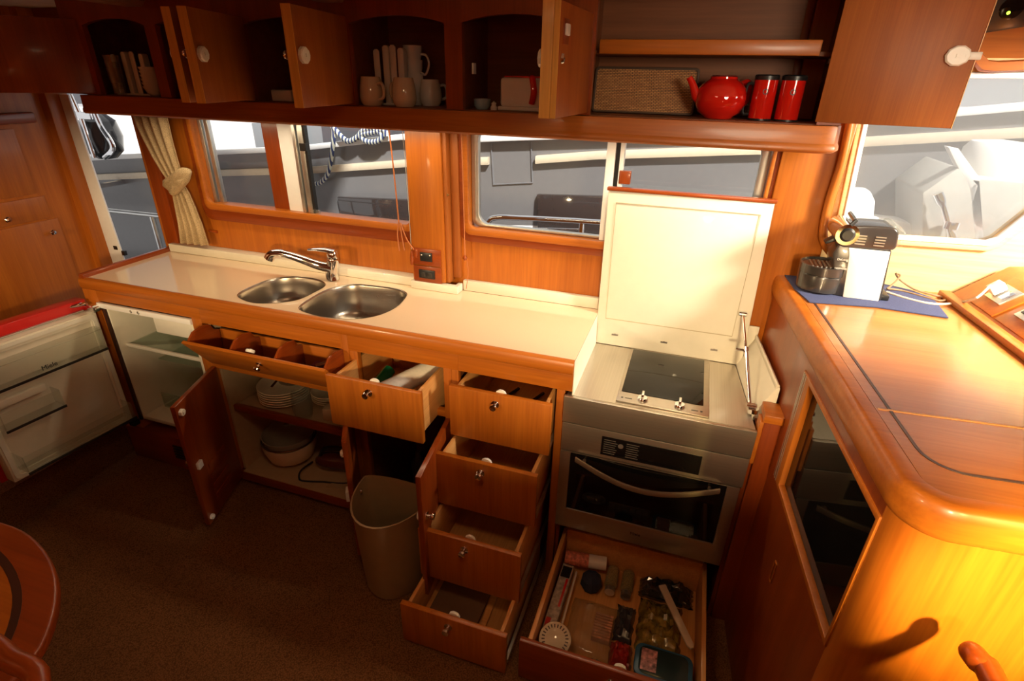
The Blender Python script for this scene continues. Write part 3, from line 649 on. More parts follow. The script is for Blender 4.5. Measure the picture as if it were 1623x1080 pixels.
B().box(-2.29, .315, WY-.012, WY-.002, SZ_, 1.955).build('back_panel', INX, uc)
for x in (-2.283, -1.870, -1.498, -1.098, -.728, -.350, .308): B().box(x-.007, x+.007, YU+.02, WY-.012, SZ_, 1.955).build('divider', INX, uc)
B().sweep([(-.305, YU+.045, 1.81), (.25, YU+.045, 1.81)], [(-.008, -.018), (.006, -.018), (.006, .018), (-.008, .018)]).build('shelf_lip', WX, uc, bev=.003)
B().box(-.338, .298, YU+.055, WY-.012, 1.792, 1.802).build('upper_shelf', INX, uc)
B().box(-.343, -.335, YU+.03, YU+.034, 1.74, 1.77).box(.27, .30, YU+.02, YU+.04, 1.775, 1.785).build('shelf_pin', CHROME, uc)
B().box(-.690, -.684, YU+.05, YU+.07, 1.735, 1.765).build('door_buffer', WHITE, uc)
DZ0, DZ1 = 1.642, 1.884
EDGE = wood('golden_edge_band', 'z', (.80, .42, .09), (.70, .34, .06), rough=.4)
def udoor(hx, ex, ey, inner, cz=1.77, z1=DZ1, co=.03, mat=SZ, knob=True, cs=1.0):
    do, M, L, n = swing(uc, hx, YU, ex, ey, DZ0, z1, inner, mat=mat, th=.026)
    B(M).box(L, L+.0015, -.026, 0, DZ0, z1).build('edge_band', EDGE, do)
    if cs: catch_on(do, M @ Vector((L-co, 0, cz)), n, up=(0, 0, 1), s=cs)
    if knob: knob_on(do, M @ Vector((L-.028, -.026, cz)), -n, s=.9)
    return do, M, L, n
udoor(-2.215, -2.395, 1.36, 1, mat=RZ, cs=0, knob=False)
udoor(-1.530, -1.466, 1.335, -1, cs=1.15)
udoor(-1.468, -1.377, 1.335, 1, cs=1.15)
udoor(-1.080, -1.032, 1.325, 1, cs=1.15)
udoor(-.392, -.376, 1.34, -1, cs=1.1)
do, M, L, n = udoor(-.318, -.336, 1.345, 1, cs=0)
B(M).box(L-.07, L-.024, -.002, .001, 1.80, 1.852).build('recess', RZ, do, bev=.0005)
B(M).box(L-.062, L-.034, .001, .007, 1.818, 1.842).lathe([(.003, .007), (.0, .0075)], (L-.05, 0, 1.83), 8, ax=(0, 1, 0)).build('striker', WHITE, do, bev=.002)
do, M, L, n = udoor(.270, .552, 1.600, -1, z1=1.93, knob=False, cs=1.15, cz=1.792, co=.035)
B(M).box(L-.02, L+.008, 0, .009, 1.784, 1.800).build('latch_tongue', WHITE, do, bev=.002)

# --- crockery on the overhead shelf
ORD = ('lowest', 'second lowest', 'third from the bottom', 'fourth from the bottom', 'fifth from the bottom', 'sixth from the bottom')
def item(name, label, cat, b, mat, group=None, **k):
    return tag(b.build(name, mat, **k), label, cat, group)
def mug(x, y, z, label, upside=True, r=.037, h=.085, ang=0.3, mat=CERAM, s=1.0, name='mug'):
    t = thing(name, label, 'mug', (x, y, z))
    prof = [(r*.80, 0), (r*.98, .010), (r*1.06, h*.30), (r*1.0, h*.62), (r*.84, h*.96), (r*.80, h), (r*.60, h)] if upside else [(r*.6, 0), (r*.85, h*.1), (r, h*.5), (r, h), (r*.93, h), (r*.9, h*.6), (r*.5, h*.12), (0, h*.1)]
    B().lathe([(p[0]*s, p[1]*s) for p in prof], (x, y, z), 28).build('body', mat, t, ang=50)
    dx, dy = math.cos(ang), math.sin(ang)
    pts = [Vector((x+dx*(r*s*.92+q*.030*s), y+dy*(r*s*.92+q*.030*s), z+w*h*s)) for q, w in ((0, .75), (.7, .78), (1, .55), (.8, .30), (0, .22))]
    B().tube(catmull(pts, 4, False), .005*s, 8).build('handle', mat, t)
    return t
mug(-1.045, 1.69, SZ_, 'upturned cream mug at the left of the pair in front of the rack', ang=-.35)
mug(-.925, 1.69, SZ_, 'upturned cream mug at the right of the pair in front of the rack', ang=2.8)
mug(-.885, 1.80, SZ_, 'greyish mug at the back right behind the cream mugs', ang=.9, mat=PORC, s=.95)
def rack(x, y, z, h, label, w=.075):
    t = thing('plate_rack', label, 'rack', (x, y, z))
    for k, (dx, hh) in enumerate(((-w*.55, .93), (-w*.1, .99), (w*.25, 1.0), (w*.62, .95))):
        B().prism([(x+dx-.010, y-.035, z), (x+dx+.012, y-.035, z), (x+dx+.012, y-.035, z+h*hh-.006), (x+dx+.006, y-.035, z+h*hh), (x+dx-.004, y-.035, z+h*hh), (x+dx-.010, y-.035, z+h*hh-.006)], (0, .004+.02*(k % 2), 0)).build('post', PORC, t, bev=.001)
    B().box(x-w*.7, x+w*.8, y-.04, y+.07, z, z+.006).build('base', PORC, t, bev=.001)
    return t
rack(-1.00, 1.765, SZ_, .178, 'tall white upright rack standing behind the two cream mugs')
cu = thing('espresso_cups', 'stacked white cups with a looped handle beside the tall rack', 'cup', (-.945, 1.80, SZ_))
for k in range(3): B().lathe([(.022, 0), (.030, .03), (.032, .055), (.029, .055), (.026, .01), (.0, .008)], (-.945, 1.80, SZ_+.04+k*.042), 20).build('cup', PORC, cu)
B().lathe([(.022, 0), (.024, .02), (.022, .04)], (-.945, 1.80, SZ_), 16).build('base_cup', PORC, cu)
B().tube(catmull([(-.918, 1.80, SZ_+.155), (-.895, 1.80, SZ_+.15), (-.887, 1.80, SZ_+.125), (-.90, 1.80, SZ_+.095), (-.918, 1.80, SZ_+.10)], 4, False), .004, 8).build('handle', PORC, cu)
# left bay: rack with glasses and bowls
rack(-2.10, 1.74, SZ_, .150, 'white plastic divider rack in the far left overhead bay', .12)
def tumbler(x, y, z, label, r=.026, h=.07, grp=None):
    return item('glass', label, 'glass', B().lathe([(r*.75, 0), (r, h), (r*.92, h), (r*.68, .006), (0, .006)], (x, y, z), 20), CLEARP, grp, ang=50)
for k in range(4): tumbler(-2.135, 1.675, SZ_+k*.022, 'clear tumbler %s in the front nested stack, far left overhead bay' % ORD[k], grp='nested tumblers')
for k in range(3): tumbler(-2.165, 1.79, SZ_+k*.024, 'clear tumbler %s in the rear nested stack, far left overhead bay' % ORD[k], grp='rear nested tumblers')
for k in range(6):
    item('bowl', 'white nested bowl %s of the stack in the left overhead bay' % ORD[k], 'bowl', B().lathe([(.016, 0), (.030, .012), (.040, .034), (.0385, .034), (.028, .014), (0, .004)], (-1.985, 1.70, SZ_+k*.013), 28), PORC, 'nested white bowls', ang=50)
for k in range(3): item('plate', 'small white plate on edge behind the nested bowls, %s from the left' % ('first', 'second', 'third')[k], 'plate', B().lathe([(.03, 0), (.058, .006), (.056, .008), (0, .003)], (-1.945+k*.012-.03, 1.80, SZ_+.0595), 28, ax=(1, 0, 0)), PORC, 'upright small plates')
item('container', 'low white plastic tub on the overhead shelf', 'tub', B().box(-1.455, -1.37, 1.70, 1.77, SZ_, SZ_+.036), WHITE, bev=.004)
tumbler(-1.40, 1.80, SZ_, 'tall clear glass behind the low white tub', r=.03, h=.075)
e = thing('egg_cup', 'pale blue cup on the overhead shelf', 'cup', (-.665, 1.72, SZ_))
B().lathe([(.018, 0), (.026, .010), (.027, .030), (.024, .030), (.020, .012), (0, .01)], (-.668, 1.72, SZ_), 24).build('bowl', flat('pale_blue_glaze', (.32, .45, .50), .2, coat=.6), e, ang=50)
item('figurine', 'tiny white salt shaker right of the pale blue cup', 'shaker', B().lathe([(.010, 0), (.011, .008), (.007, .014), (.008, .02), (.0, .026)], (-.622, 1.70, SZ_), 14), PORC)
to = thing('toaster', 'white boxy appliance with red trim and handle on the overhead shelf', 'toaster', (-.54, 1.76, SZ_))
B().box(-.605, -.425, 1.705, 1.80, SZ_+.010, SZ_+.092).build('body', PORC, to, bev=.010, seg=3)
B().box(-.610, -.420, 1.70, 1.805, SZ_, SZ_+.012).build('base', PORC, to, bev=.003)
B().box(-.595, -.435, 1.715, 1.79, SZ_+.092, SZ_+.097).build('top_trim', REDGL, to, bev=.002)
B().tube(catmull([(-.503, 1.703, SZ_+.095), (-.497, 1.690, SZ_+.088), (-.490, 1.684, SZ_+.055), (-.498, 1.692, SZ_+.022)], 5, False), .0095, 10, flat_=.7).build('handle', REDGL, to)
# basket, teapot, canisters
bt = thing('tray', 'woven wicker tray leaning upright left of the red teapot', 'tray', (-.18, 1.8, SZ_))
MB_ = Matrix.Translation((-.175, 1.79, SZ_+.002)) @ Matrix.Rotation(R(-9), 4, 'X')
B(MB_).prism(rr(-.155, .140, .003, .122, .008, y=0), (0, .006, 0)).build('panel', WICK, bt)
B(MB_).ring(rr(-.159, .144, 0, .127, .012, y=-.003), rr(-.152, .137, .005, .120, .008, y=-.003), (0, .014, 0)).build('rim', flat('dark_cane', (.06, .028, .012), .5), bt, bev=.001)
tpo = thing('teapot', 'glossy red teapot on the overhead shelf', 'teapot', (.035, 1.74, SZ_))
tx, ty = .036, 1.735
B().lathe([(.036, 0), (.040, .003), (.042, .007), (.056, .016), (.066, .036), (.068, .055), (.062, .078), (.050, .092), (.040, .098), (.036, .101), (.036, .1055), (.0, .1055)], (tx, ty, SZ_), 36).build('body', REDGL, tpo, ang=50)
B().lathe([(.033, 0), (.032, .003), (.0, .004)], (tx, ty, SZ_+.106), 28).build('lid', flat('dark_lid', (.10, .01, .008), .3), tpo)
B().tube(catmull([(tx-.045, ty-.006, SZ_+.045), (tx-.066, ty-.010, SZ_+.058), (tx-.078, ty-.012, SZ_+.082), (tx-.092, ty-.014, SZ_+.103)], 4, False), [.020, .018, .0165, .015, .014, .0125, .0115, .0105, .010, .0095, .009, .0085, .008], 14).build('spout', REDGL, tpo)
B().tube(catmull([(tx+.046, ty+.03, SZ_+.088), (tx+.066, ty+.04, SZ_+.094), (tx+.073, ty+.045, SZ_+.074), (tx+.070, ty+.04, SZ_+.045), (tx+.052, ty+.03, SZ_+.035)], 4, False), .0075, 10).build('handle', REDGL, tpo)
for x, lab in ((.145, 'red canister with dark lid beside the teapot'), (.212, 'red canister with dark lid at the right end of the shelf')):
    t = thing('canister', lab, 'canister', (x, 1.735, SZ_))
    B().lathe([(.030, .004), (.030, .100), (.0, .100)], (x, 1.735, SZ_), 30).build('body', REDGL, t)
    B().lathe([(.031, 0), (.031, .005), (.0, .005)], (x, 1.735, SZ_), 30).build('foot', BLACK, t)
    B().lathe([(.031, .1002), (.031, .110), (.027, .113), (.0, .113)], (x, 1.735, SZ_), 30).build('lid', BLACK, t)
    if x < .18: B().tube(catmull([(x-.030, 1.735, SZ_+.09), (x-.046, 1.735, SZ_+.085), (x-.046, 1.735, SZ_+.02), (x-.030, 1.735, SZ_+.015)], 4, False), .004, 8).build('handle', BLACK, t)
    B().lathe([(.007, 0), (.007, .0008), (.005, .0008), (.005, 0)], (x, 1.7055, SZ_+.072), 16, ax=(0, -1, 0), cap=False).build('emblem', BLACK, t)

# ================================================================== CURTAIN, BLIND CORDS, SOCKETS
def cloth(path, w, name, parent, amp=.010, nf=5):
    P = [Vector(p) for p in path]; m = len(P); vs = []; fs = []; K = 48
    for i, p in enumerate(P):
        for k in range(K+1):
            u = k/K; ph = nf*2*PI*u
            vs.append(p+Vector(((u-.5)*w[i], -amp*math.sin(ph)*(.5+.5*w[i]/max(w))-.004*math.sin(3*u+i*.4), 0)))
        if i:
            for k in range(K): fs.append(((i-1)*(K+1)+k, (i-1)*(K+1)+k+1, i*(K+1)+k+1, i*(K+1)+k))
    o = B().add(vs, fs).build(name, CURT, parent, ang=180)
    s = o.modifiers.new('thickness', 'SOLIDIFY'); s.thickness = .002
    return o
ct = thing('curtain', 'tan curtain tied in a knot between doorway and sink window', 'curtain', (-2.27, 1.85, .98))
cloth([aY(237, 178, 1.86), aY(243, 200, 1.86), aY(252, 225, 1.86), aY(262, 250, 1.86), aY(272, 272, 1.86), aY(279, 288, 1.86)], [.185, .175, .15, .125, .10, .07], 'upper_drape', ct, .012, 4)
cloth([aY(281, 290, 1.86), aY(287, 305, 1.86), aY(294, 328, 1.86), aY(302, 355, 1.86), aY(309, 387, 1.86)], [.06, .085, .105, .125, .150], 'lower_drape', ct, .013, 4)
c0 = aY(280, 289, 1.845)
kn = catmull([aY(258, 290, 1.84), aY(268, 279, 1.832), aY(288, 266, 1.832), aY(301, 273, 1.838), aY(296, 289, 1.832), aY(278, 310, 1.832), aY(268, 303, 1.836)], 3)
b = B(); cen = sum(kn, Vector())/len(kn); vs = []; n = len(kn); fs = []
for k, (s, dy) in enumerate(((1.0, .010), (1.02, 0), (.92, -.010), (.6, -.018), (.2, -.020))):
    for j, p in enumerate(kn): vs.append(cen+(p-cen)*s+Vector((0, dy+.003*math.sin(j*1.7+k), 0)))
    if k:
        for i in range(n): j = (i+1) % n; fs.append(((k-1)*n+i, (k-1)*n+j, k*n+j, k*n+i))
fs.append(tuple(4*n+i for i in range(n))); fs.append(tuple(range(n))[::-1])
b.add(vs, fs).build('knot', CURT, ct, ang=80)
item('cleat', 'small wooden cleat on the teak wall right of the curtain', 'cleat', B().tube([aY(332, 366, WY-.006), aY(344, 368, WY-.006)], .007, 8), RX)
bc = thing('blind_cord', 'long brown blind cord with wooden toggles left of the pillar', 'cord', aY(633, 355, 1.85))
Q = lambda *a: [aY(x, y, 1.852) for x, y in a]
B().tube(catmull(Q((612, 170), (620, 235), (626, 290), (632, 352)), 4, False), .0028, 8).build('cord', CORD, bc)
B().tube(catmull(Q((632, 352), (630, 372), (633, 398)), 4, False), .0026, 8).tube(catmull(Q((634, 353), (637, 375), (641, 397)), 4, False), .0026, 8).tube(catmull(Q((635, 354), (645, 380), (656, 396)), 4, False), .0026, 8).build('cord_tail', CORD, bc)
for (x, y, y2) in ((653, 398, 420), (660, 395, 408)):
    B().tube(Q((x, y), (x, (y+y2)/2), (x, y2)), [.005, .009, .005], 12).build('toggle', RZ, bc)
item('pull_cord', 'thin grey pull cord beside the brown blind cord', 'cord', B().tube(catmull([aY(634, 170, 1.88), aY(641, 240, 1.88), aY(647, 320, 1.88), aY(652, 395, 1.875)], 4, False), .0014, 6), ALU)
b2 = thing('blind_cord', 'single blind cord with small wooden bead on the pillar edge', 'cord', aY(737, 405, 1.885))
B().tube(catmull([aY(730, 190, 1.885), aY(733, 260, 1.885), aY(735, 330, 1.885), aY(737, 405, 1.885)], 4, False), .0022, 8).tube(catmull([aY(739, 408, 1.885), aY(742, 430, 1.885), aY(739, 458, 1.885)], 4, False), .0012, 6).build('cord', CORD, b2)
B().lathe([(.004, -.010), (.010, 0), (.004, .010)], aY(737, 409, 1.885), 12).build('toggle', RZ, b2)
item('screw_cap', 'tiny brass screw on the pillar', 'screw', B().lathe([(.005, 0), (.004, .003), (0, .003)], aY(710, 309, 1.868), 10, ax=(0, -1, 0)), flat('brass', (.7, .5, .2), .25, metal=1))
for k, (zc, w_, lab) in enumerate(((1.080, .052, 'upper black socket plate on the teak pillar'), (1.008, .070, 'lower black socket plate on the teak pillar'))):
    t = thing('socket_plate', lab, 'socket', (-.955, 1.86, zc))
    B().box(-1.020, -.898, 1.852, 1.8598, zc-.036, zc+.032).build('backing', RX, t, bev=.002)
    B().box(-.96-w_/2, -.96+w_/2, 1.846, 1.852, zc-.018, zc+.018).build('cover', BLACK, t, bev=.0015)
    if k == 0: B().lathe([(.003, 0), (0, .001)], (-.978, 1.846, zc+.008), 8, ax=(0, -1, 0)).lathe([(.003, 0), (0, .001)], (-.942, 1.846, zc+.009), 8, ax=(0, -1, 0)).build('screw', WHITE, t)
    else: B().box(-.985, -.965, 1.844, 1.846, zc-.010, zc+.008).box(-.955, -.935, 1.844, 1.846, zc-.010, zc+.008).build('socket_insert', DARKGR, t, bev=.001)

# ================================================================== PENINSULA (chart top) in its own rotated frame: u towards the camera, v to the right
_n = math.hypot(.082, 1); PU = Vector((.082/_n, -1/_n, 0)); PV = Vector((1/_n, .082/_n, 0)); PO = Vector((.31, 1.97, 0))
MP = Matrix(((PU.x, PV.x, 0, PO.x), (PU.y, PV.y, 0, PO.y), (0, 0, 1, 0), (0, 0, 0, 1)))
PT = 1.155; UE = 1.165
pn = thing('peninsula', 'honey teak chart cabinet with thick rounded edge right of the oven', 'cabinet', MP @ Vector((.6, .3, 0)))
GU0, GU1, GZ0, GZ1 = .568, 1.105, .715, 1.055
B(MP).box(.065, GU0, 0, .02, 0, 1.10).box(GU1, UE-.06, 0, .02, 0, 1.10).box(GU0, GU1, 0, .02, 0, GZ0).box(GU0, GU1, 0, .02, GZ1, 1.10).build('side_panel', RZ, pn, smooth=False)
B(MP).sweep([(UE-.062, .0, 0)]+[(UE-.06+.06*math.sin(R(i*10)), .06-.06*math.cos(R(i*10)), 0) for i in range(1, 9)]+[(UE, .062, 0)], [(.0, 0), (-.012, 0), (-.012, 1.10), (.0, 1.10)]).build('corner_post', WZ, pn, ang=50)
B(MP).box(UE-.02, UE, .0615, 1.5, 0, 1.10).build('end_panel', WZ, pn)
path = [(.055, -.004, 0)]+[(UE+.012-.075+.075*math.sin(a), -.004+.075-.075*math.cos(a), 0) for a in [R(i*9) for i in range(11)]]+[(UE+.012, 1.5, 0)]
# thick rounded nosing following the corner
prof = [(-.035, PT-.004), (-.033, PT-.0005), (-.010, PT+.0012), (-.003, PT-.001), (.002, PT-.007), (.005, PT-.020), (.006, PT-.040), (.004, PT-.056), (-.003, PT-.068), (-.012, PT-.072), (-.035, PT-.072)]
B(MP).sweep(path, prof, up=(0, 0, 1)).build('edge_moulding', WX, pn, ang=50)
B(MP).prism([(.068, .030, PT-.02)]+[(UE-.098+.075-.0+.0*0+.040*math.sin(a)-.02, .070-.040*math.cos(a), PT-.02) for a in [R(i*15) for i in range(7)]]+[(UE-.022, 1.5, PT-.02), (.19, 1.5, PT-.02)], (0, 0, .0195)).build('top', wood('honey_top', 'x', (.44, .150, .028), (.36, .112, .018), rough=.25, coat=.4), pn)
B(MP).sweep([(.072, .056, PT-.0007), (UE-.145, .056, PT-.0007)]+[(UE-.145+.06*math.sin(a), .116-.06*math.cos(a), PT-.0007) for a in [R(i*15) for i in range(1, 7)]]+[(UE-.085, .9, PT-.0007)], [(-.003, 0), (.003, 0), (.003, .0012), (-.003, .0012)]).build('inlay', GROOVE, pn)
B(MP).box(.893, .897, .034, .45, PT-.001, PT+.0005).box(.8975, .8995, .034, .45, PT-.001, PT+.0006).build('joint_strip', PX, pn)
# glass fronted appliance in the side
gw = thing('wine_cooler', 'tall black glass fronted appliance in the side of the chart cabinet', 'cooler', MP @ Vector((.85, .03, .72)))
B(MP).box(GU0+.002, GU1-.002, .021, .30, GZ0+.002, GZ1-.002).build('body', BLACK, gw)
B(MP).box(GU0+.03, GU1-.012, .012, .020, GZ0+.012, GZ1-.012).build('glass_door', BLKGL, gw)
B(MP).ring([Vector(p) for p in ((GU0-.002, -.004, GZ0-.004), (GU1+.002, -.004, GZ0-.004), (GU1+.002, -.004, GZ1+.004), (GU0-.002, -.004, GZ1+.004))], [Vector(p) for p in ((GU0+.058, -.004, GZ0+.010), (GU1-.008, -.004, GZ0+.010), (GU1-.008, -.004, GZ1-.010), (GU0+.058, -.004, GZ1-.010))], (0, .0235, 0)).build('frame', WZ, gw, bev=.002)
B(MP).box(GU0+.004, GU0+.008, -.0052, -.004, GZ0, GZ1).box(GU0+.014, GU0+.019, -.006, -.004, GZ0, GZ1).box(GU0+.026, GU0+.029, -.0052, -.004, GZ0, GZ1).box(GU0+.03, GU1-.012, .0, .0118, GZ1-.014, GZ1-.0105).build('metal_strip', ALU, gw)
item('latch_pull', 'small recessed brass pull low on the side of the chart cabinet', 'pull', B(MP).ring(rr(.755, .775, .50, .575, .006, y=-.003), rr(.759, .771, .504, .571, .004, y=-.003), (0, .0028, 0)), WX)
struct('trim_12', B().box(.3045, .368, 1.462, 1.530, 0, .848), RZ, 'dark teak post right of the oven', bev=.003)
struct('trim_13', B().box(.300, .376, 1.452, 1.534, .848, .875).box(.2915, .3035, 1.450, 1.50, .70, .850), WX, 'teak cap on the post right of the oven', bev=.003)
# chart console with sockets
cs_ = thing('console', 'raised honey teak console with metal socket modules', 'console', MP @ Vector((.5, .5, PT)))
B(MP).prism([(.12, .475, PT), (.12, .60, PT+.105), (.12, .70, PT+.115), (.12, .79, PT+.115), (.12, .79, PT)], (1.2, 0, 0)).build('body', WX, cs_, bev=.010, seg=3)
B(MP).box(.13, 1.20, .445, .476, PT, PT+.018).build('plinth', WX, cs_, bev=.004)
sn = Vector((0, -.105, .125)).normalized()   # face normal in local
def face(u, t, h): return Vector((u, .475+.125*t, PT+.105*t)) + sn*h
def facebox(b, u0, u1, t0, t1, h0, h1): return b.add([face(u, t, h) for h in (h0, h1) for t in (t0, t1) for u in (u0, u1)], [(0, 2, 3, 1), (4, 5, 7, 6), (0, 1, 5, 4), (2, 6, 7, 3), (0, 4, 6, 2), (1, 3, 7, 5)])
for k, (u0, u1) in enumerate(((.20, .33), (.345, .475), (.49, .62))):
    t = thing('socket_module', ('silver twin socket module nearest the coffee machine on the console', 'silver socket module second from the coffee machine on the console', 'silver socket module farthest from the coffee machine')[k], 'socket', MP @ face((u0+u1)/2, .5, 0))
    facebox(B(MP), u0, u1, .14, .88, .0005, .005).build('wooden_plate', WX, t, bev=.001)
    facebox(B(MP), u0+.025, u1-.028, .34, .70, .005, .011).build('metal_plate', ALU, t, bev=.002)
    b = B(MP)
    for q in range(2): facebox(b, u0+.034+q*.036, u0+.060+q*.036, .42, .62, .011, .014)
    b.build('socket_insert', BLACK if k else CHROME, t, bev=.001)
pl = thing('plug', 'white plug in the console socket with grey cord', 'plug', MP @ face(.245, .5, .03))
facebox(B(MP), .232, .262, .40, .62, .0145, .040).build('body', WHITE, pl, bev=.004)
cd = [MP @ face(.245, .45, .04), aZ(1548, 472, PT+.055), aZ(1520, 480, PT+.010), aZ(1480, 482, PT+.006), aZ(1440, 474, PT+.005), aZ(1405, 463, PT+.007)]
item('power_cord', 'pale cord running along the top from the plug', 'cord', B().tube(catmull(cd, 6, False), .0035, 8), flat('pale_cord', (.6, .5, .4), .5))
cd = [aZ(1406, 458, PT+.02), aZ(1418, 448, PT+.035), aZ(1427, 437, PT+.05), aZ(1420, 434, PT+.055), aZ(1428, 445, PT+.03), aZ(1450, 459, PT+.012), aZ(1480, 468, PT+.006), aZ(1502, 473, PT+.005), aZ(1490, 477, PT+.005), aZ(1465, 471, PT+.005), aZ(1430, 461, PT+.006), aZ(1408, 458, PT+.010)]
item('power_cord', 'looped brown cord coiled behind the coffee machine', 'cord', B().tube(catmull(cd, 6, False), .003, 8), flat('brown_flex', (.25, .15, .08), .5))
mp_ = [aZ(1240, 432, PT+.001), aZ(1258, 458, PT+.001), aZ(1283, 480, PT+.001), aZ(1390, 488, PT+.001), aZ(1503, 505, PT+.001), aZ(1478, 474, PT+.001), aZ(1440, 460, PT+.001), aZ(1330, 436, PT+.001)]
item('mat', 'blue felt mat under the coffee machine', 'mat', B().prism(mp_, (0, 0, .003)), BLUEMAT)

# ================================================================== COFFEE MACHINE
cm = thing('coffee_machine', 'small black and white capsule coffee machine on a blue mat', 'coffee machine', (.5, 1.80, PT+.004))
z0 = PT+.0042; CX, CY = .418, 1.790
B().lathe([(.056, 0), (.064, .006), (.066, .050), (.064, .055), (.0, .055)], (CX, CY, z0), 40).build('drip_tray_base', DARKGR, cm)
tr = B().lathe([(.064, .0555), (.067, .057), (.067, .082), (.063, .083), (.061, .078), (.0, .078)], (CX, CY, z0), 40).build('drip_tray', DARKGR, cm)
b = B()
for k in range(-3, 4): b.box(CX+k*.012-.002, CX+k*.012+.002, CY-.035, CY+.035, z0+.0782, z0+.080)
b.build('grille', ALU, tr)
B().prism([(.452, CY-.050, z0), (.580, CY-.050, z0), (.565, CY-.050, z0+.150), (.432, CY-.050, z0+.162), (.420, CY-.050, z0+.125), (.436, CY-.050, z0+.07)], (0, .100, 0)).build('core', DARKGR, cm, bev=.004)
for s, nm in ((-1, 'side_panel'), (1, 'side_panel')):
    y = CY+s*.0505; B().prism([(.478, y, z0-.0002), (.572, y, z0-.0002), (.560, y, z0+.148), (.455, y, z0+.148), (.462, y, z0+.125)], (0, s*.005, 0)).build(nm, WHITE, cm, bev=.002)
hd = catmull([(.428, 0, z0+.150), (.436, 0, z0+.200), (.462, 0, z0+.212), (.530, 0, z0+.216), (.560, 0, z0+.210), (.570, 0, z0+.185), (.566, 0, z0+.152), (.50, 0, z0+.149)], 4)
B().prism([Vector((p.x, CY-.052, p.z)) for p in hd], (0, .104, 0)).build('head', flat('grey_shell', (.05, .043, .04), .22, metal=.3, coat=.6), cm, bev=.006, seg=3)
b = B()
for q in range(2):
    for k in range(4): b.box(.466+q*.048, .492+q*.048, CY-.054, CY-.0515, z0+.160+k*.008, z0+.163+k*.008)
b.build('vent_slot', ALU, cm)
B().prism([(.552, CY-.048, z0+.155), (.585, CY-.048, z0+.165), (.588, CY-.048, z0+.200), (.565, CY-.048, z0+.222), (.545, CY-.048, z0+.222)], (0, .096, 0)).build('water_tank', CLEARP, cm, bev=.006)
B().tube([(.440, CY-.062, z0+.186), (.440, CY+.062, z0+.186)], .030, 28).build('barrel', CHROME, cm)
B().tube([(.440, CY-.068, z0+.186), (.440, CY-.0625, z0+.186)], [.014, .020], 20).tube([(.442, CY-.060, z0+.214), (.450, CY-.060, z0+.226), (.458, CY+.05, z0+.226)], .006, 8).build('lever', BLACK, cm)
B().prism([(.436, CY-.016, z0+.176), (.400, CY-.016, z0+.150), (.402, CY-.016, z0+.142), (.440, CY-.016, z0+.160)], (0, .032, 0)).build('outlet', BLACK, cm, bev=.003)
B().box(.572, .600, CY-.045, CY+.045, z0, z0+.016).build('rear_foot', BLACK, cm, bev=.003)
text('NESPRESSO', .007, frame_mat((.452, CY-.0545, z0+.085), (1, 0, 0), (0, -1, 0)), PORC, 'badge', cm)
text('DeLonghi', .009, frame_mat((.452, CY-.0545, z0+.112), (1, 0, 0), (0, -1, 0)), PORC, 'badge', cm)
# ================================================================== THINGS IN THE BASE CABINETS
PLATE = flat('stoneware', (.80, .66, .48), .3, coat=.4)
for k in range(6):
    item('dinner_plate', 'cream dinner plate %s of the stack on the cupboard shelf' % ORD[k], 'plate', B().lathe([(.05, 0), (.085, .006), (.112, .016), (.110, .018), (.08, .009), (0, .004)], (-1.59, 1.640, .4125+k*.012), 36), PLATE, 'stacked dinner plates', ang=60)
for k in range(4):
    item('side_plate', 'cream side plate %s of the stack behind the dinner plates' % ORD[k], 'plate', B().lathe([(.04, 0), (.075, .006), (.082, .014), (.080, .016), (.06, .009), (0, .004)], (-1.395, 1.70, .4125+k*.011), 32), PLATE, 'stacked side plates', ang=60)
sp_ = thing('saucepan', 'steel saucepan standing on the plates in the cupboard', 'pan', (-1.55, 1.66, .49))
B().lathe([(.05, 0), (.058, .006), (.060, .075), (.057, .075), (.055, .008), (0, .006)], (-1.56, 1.665, .4925), 32).build('body', SINKM, sp_, ang=50)
B().tube([(-1.55, 1.607, .555), (-1.545, 1.560, .552), (-1.54, 1.52, .545)], .006, 8, flat_=.5).build('handle', CHROME, sp_)
item('box', 'small cream carton at the right of the cupboard shelf', 'box', B(rotz(.3, (-1.29, 1.58, 0))).box(-1.33, -1.265, 1.55, 1.60, .4125, .470), CINT, bev=.003)
item('tub', 'clear plastic box on the cupboard shelf', 'box', B(rotz(-.4, (-1.24, 1.66, 0))).ring([Vector(p) for p in ((-1.30, 1.62, .4125), (-1.19, 1.62, .4125), (-1.19, 1.72, .4125), (-1.30, 1.72, .4125))], [Vector(p) for p in ((-1.296, 1.624, .4125), (-1.194, 1.624, .4125), (-1.194, 1.716, .4125), (-1.296, 1.716, .4125))], (0, 0, .10)), CLEARP)
item('jug', 'clear glass jug beside the plate stack', 'jug', B().lathe([(.035, 0), (.042, .05), (.038, .12), (.035, .12), (.036, .01), (0, .008)], (-1.42, 1.545, .4125), 24), CLEARP, ang=50)
pt = thing('mixing_bowls', 'nested cream bowls with glass lid on the cupboard floor', 'bowl', (-1.60, 1.63, .083))
B().lathe([(.06, 0), (.10, .03), (.118, .085), (.120, .115), (.116, .115), (.09, .03), (0, .02)], (-1.60, 1.620, .0825), 36).build('bowl', PLATE, pt, ang=60)
B().lathe([(.07, .06), (.112, .118), (.116, .150), (.112, .150), (.10, .12), (.06, .08)], (-1.60, 1.620, .0825), 36).build('bowl', flat('grey_bowl', (.35, .30, .24), .25, coat=.5), pt, ang=60)
B().tube([Vector((-1.60+.119*math.cos(a), 1.620+.119*math.sin(a), .2075)) for a in [R(i*10) for i in range(36)]], .004, 8, closed=True).build('rim', SINKM, pt)
B().lathe([(.114, .152), (.08, .175), (.02, .186), (0, .186)], (-1.60, 1.620, .0825), 36).build('lid', CLEARP, pt)
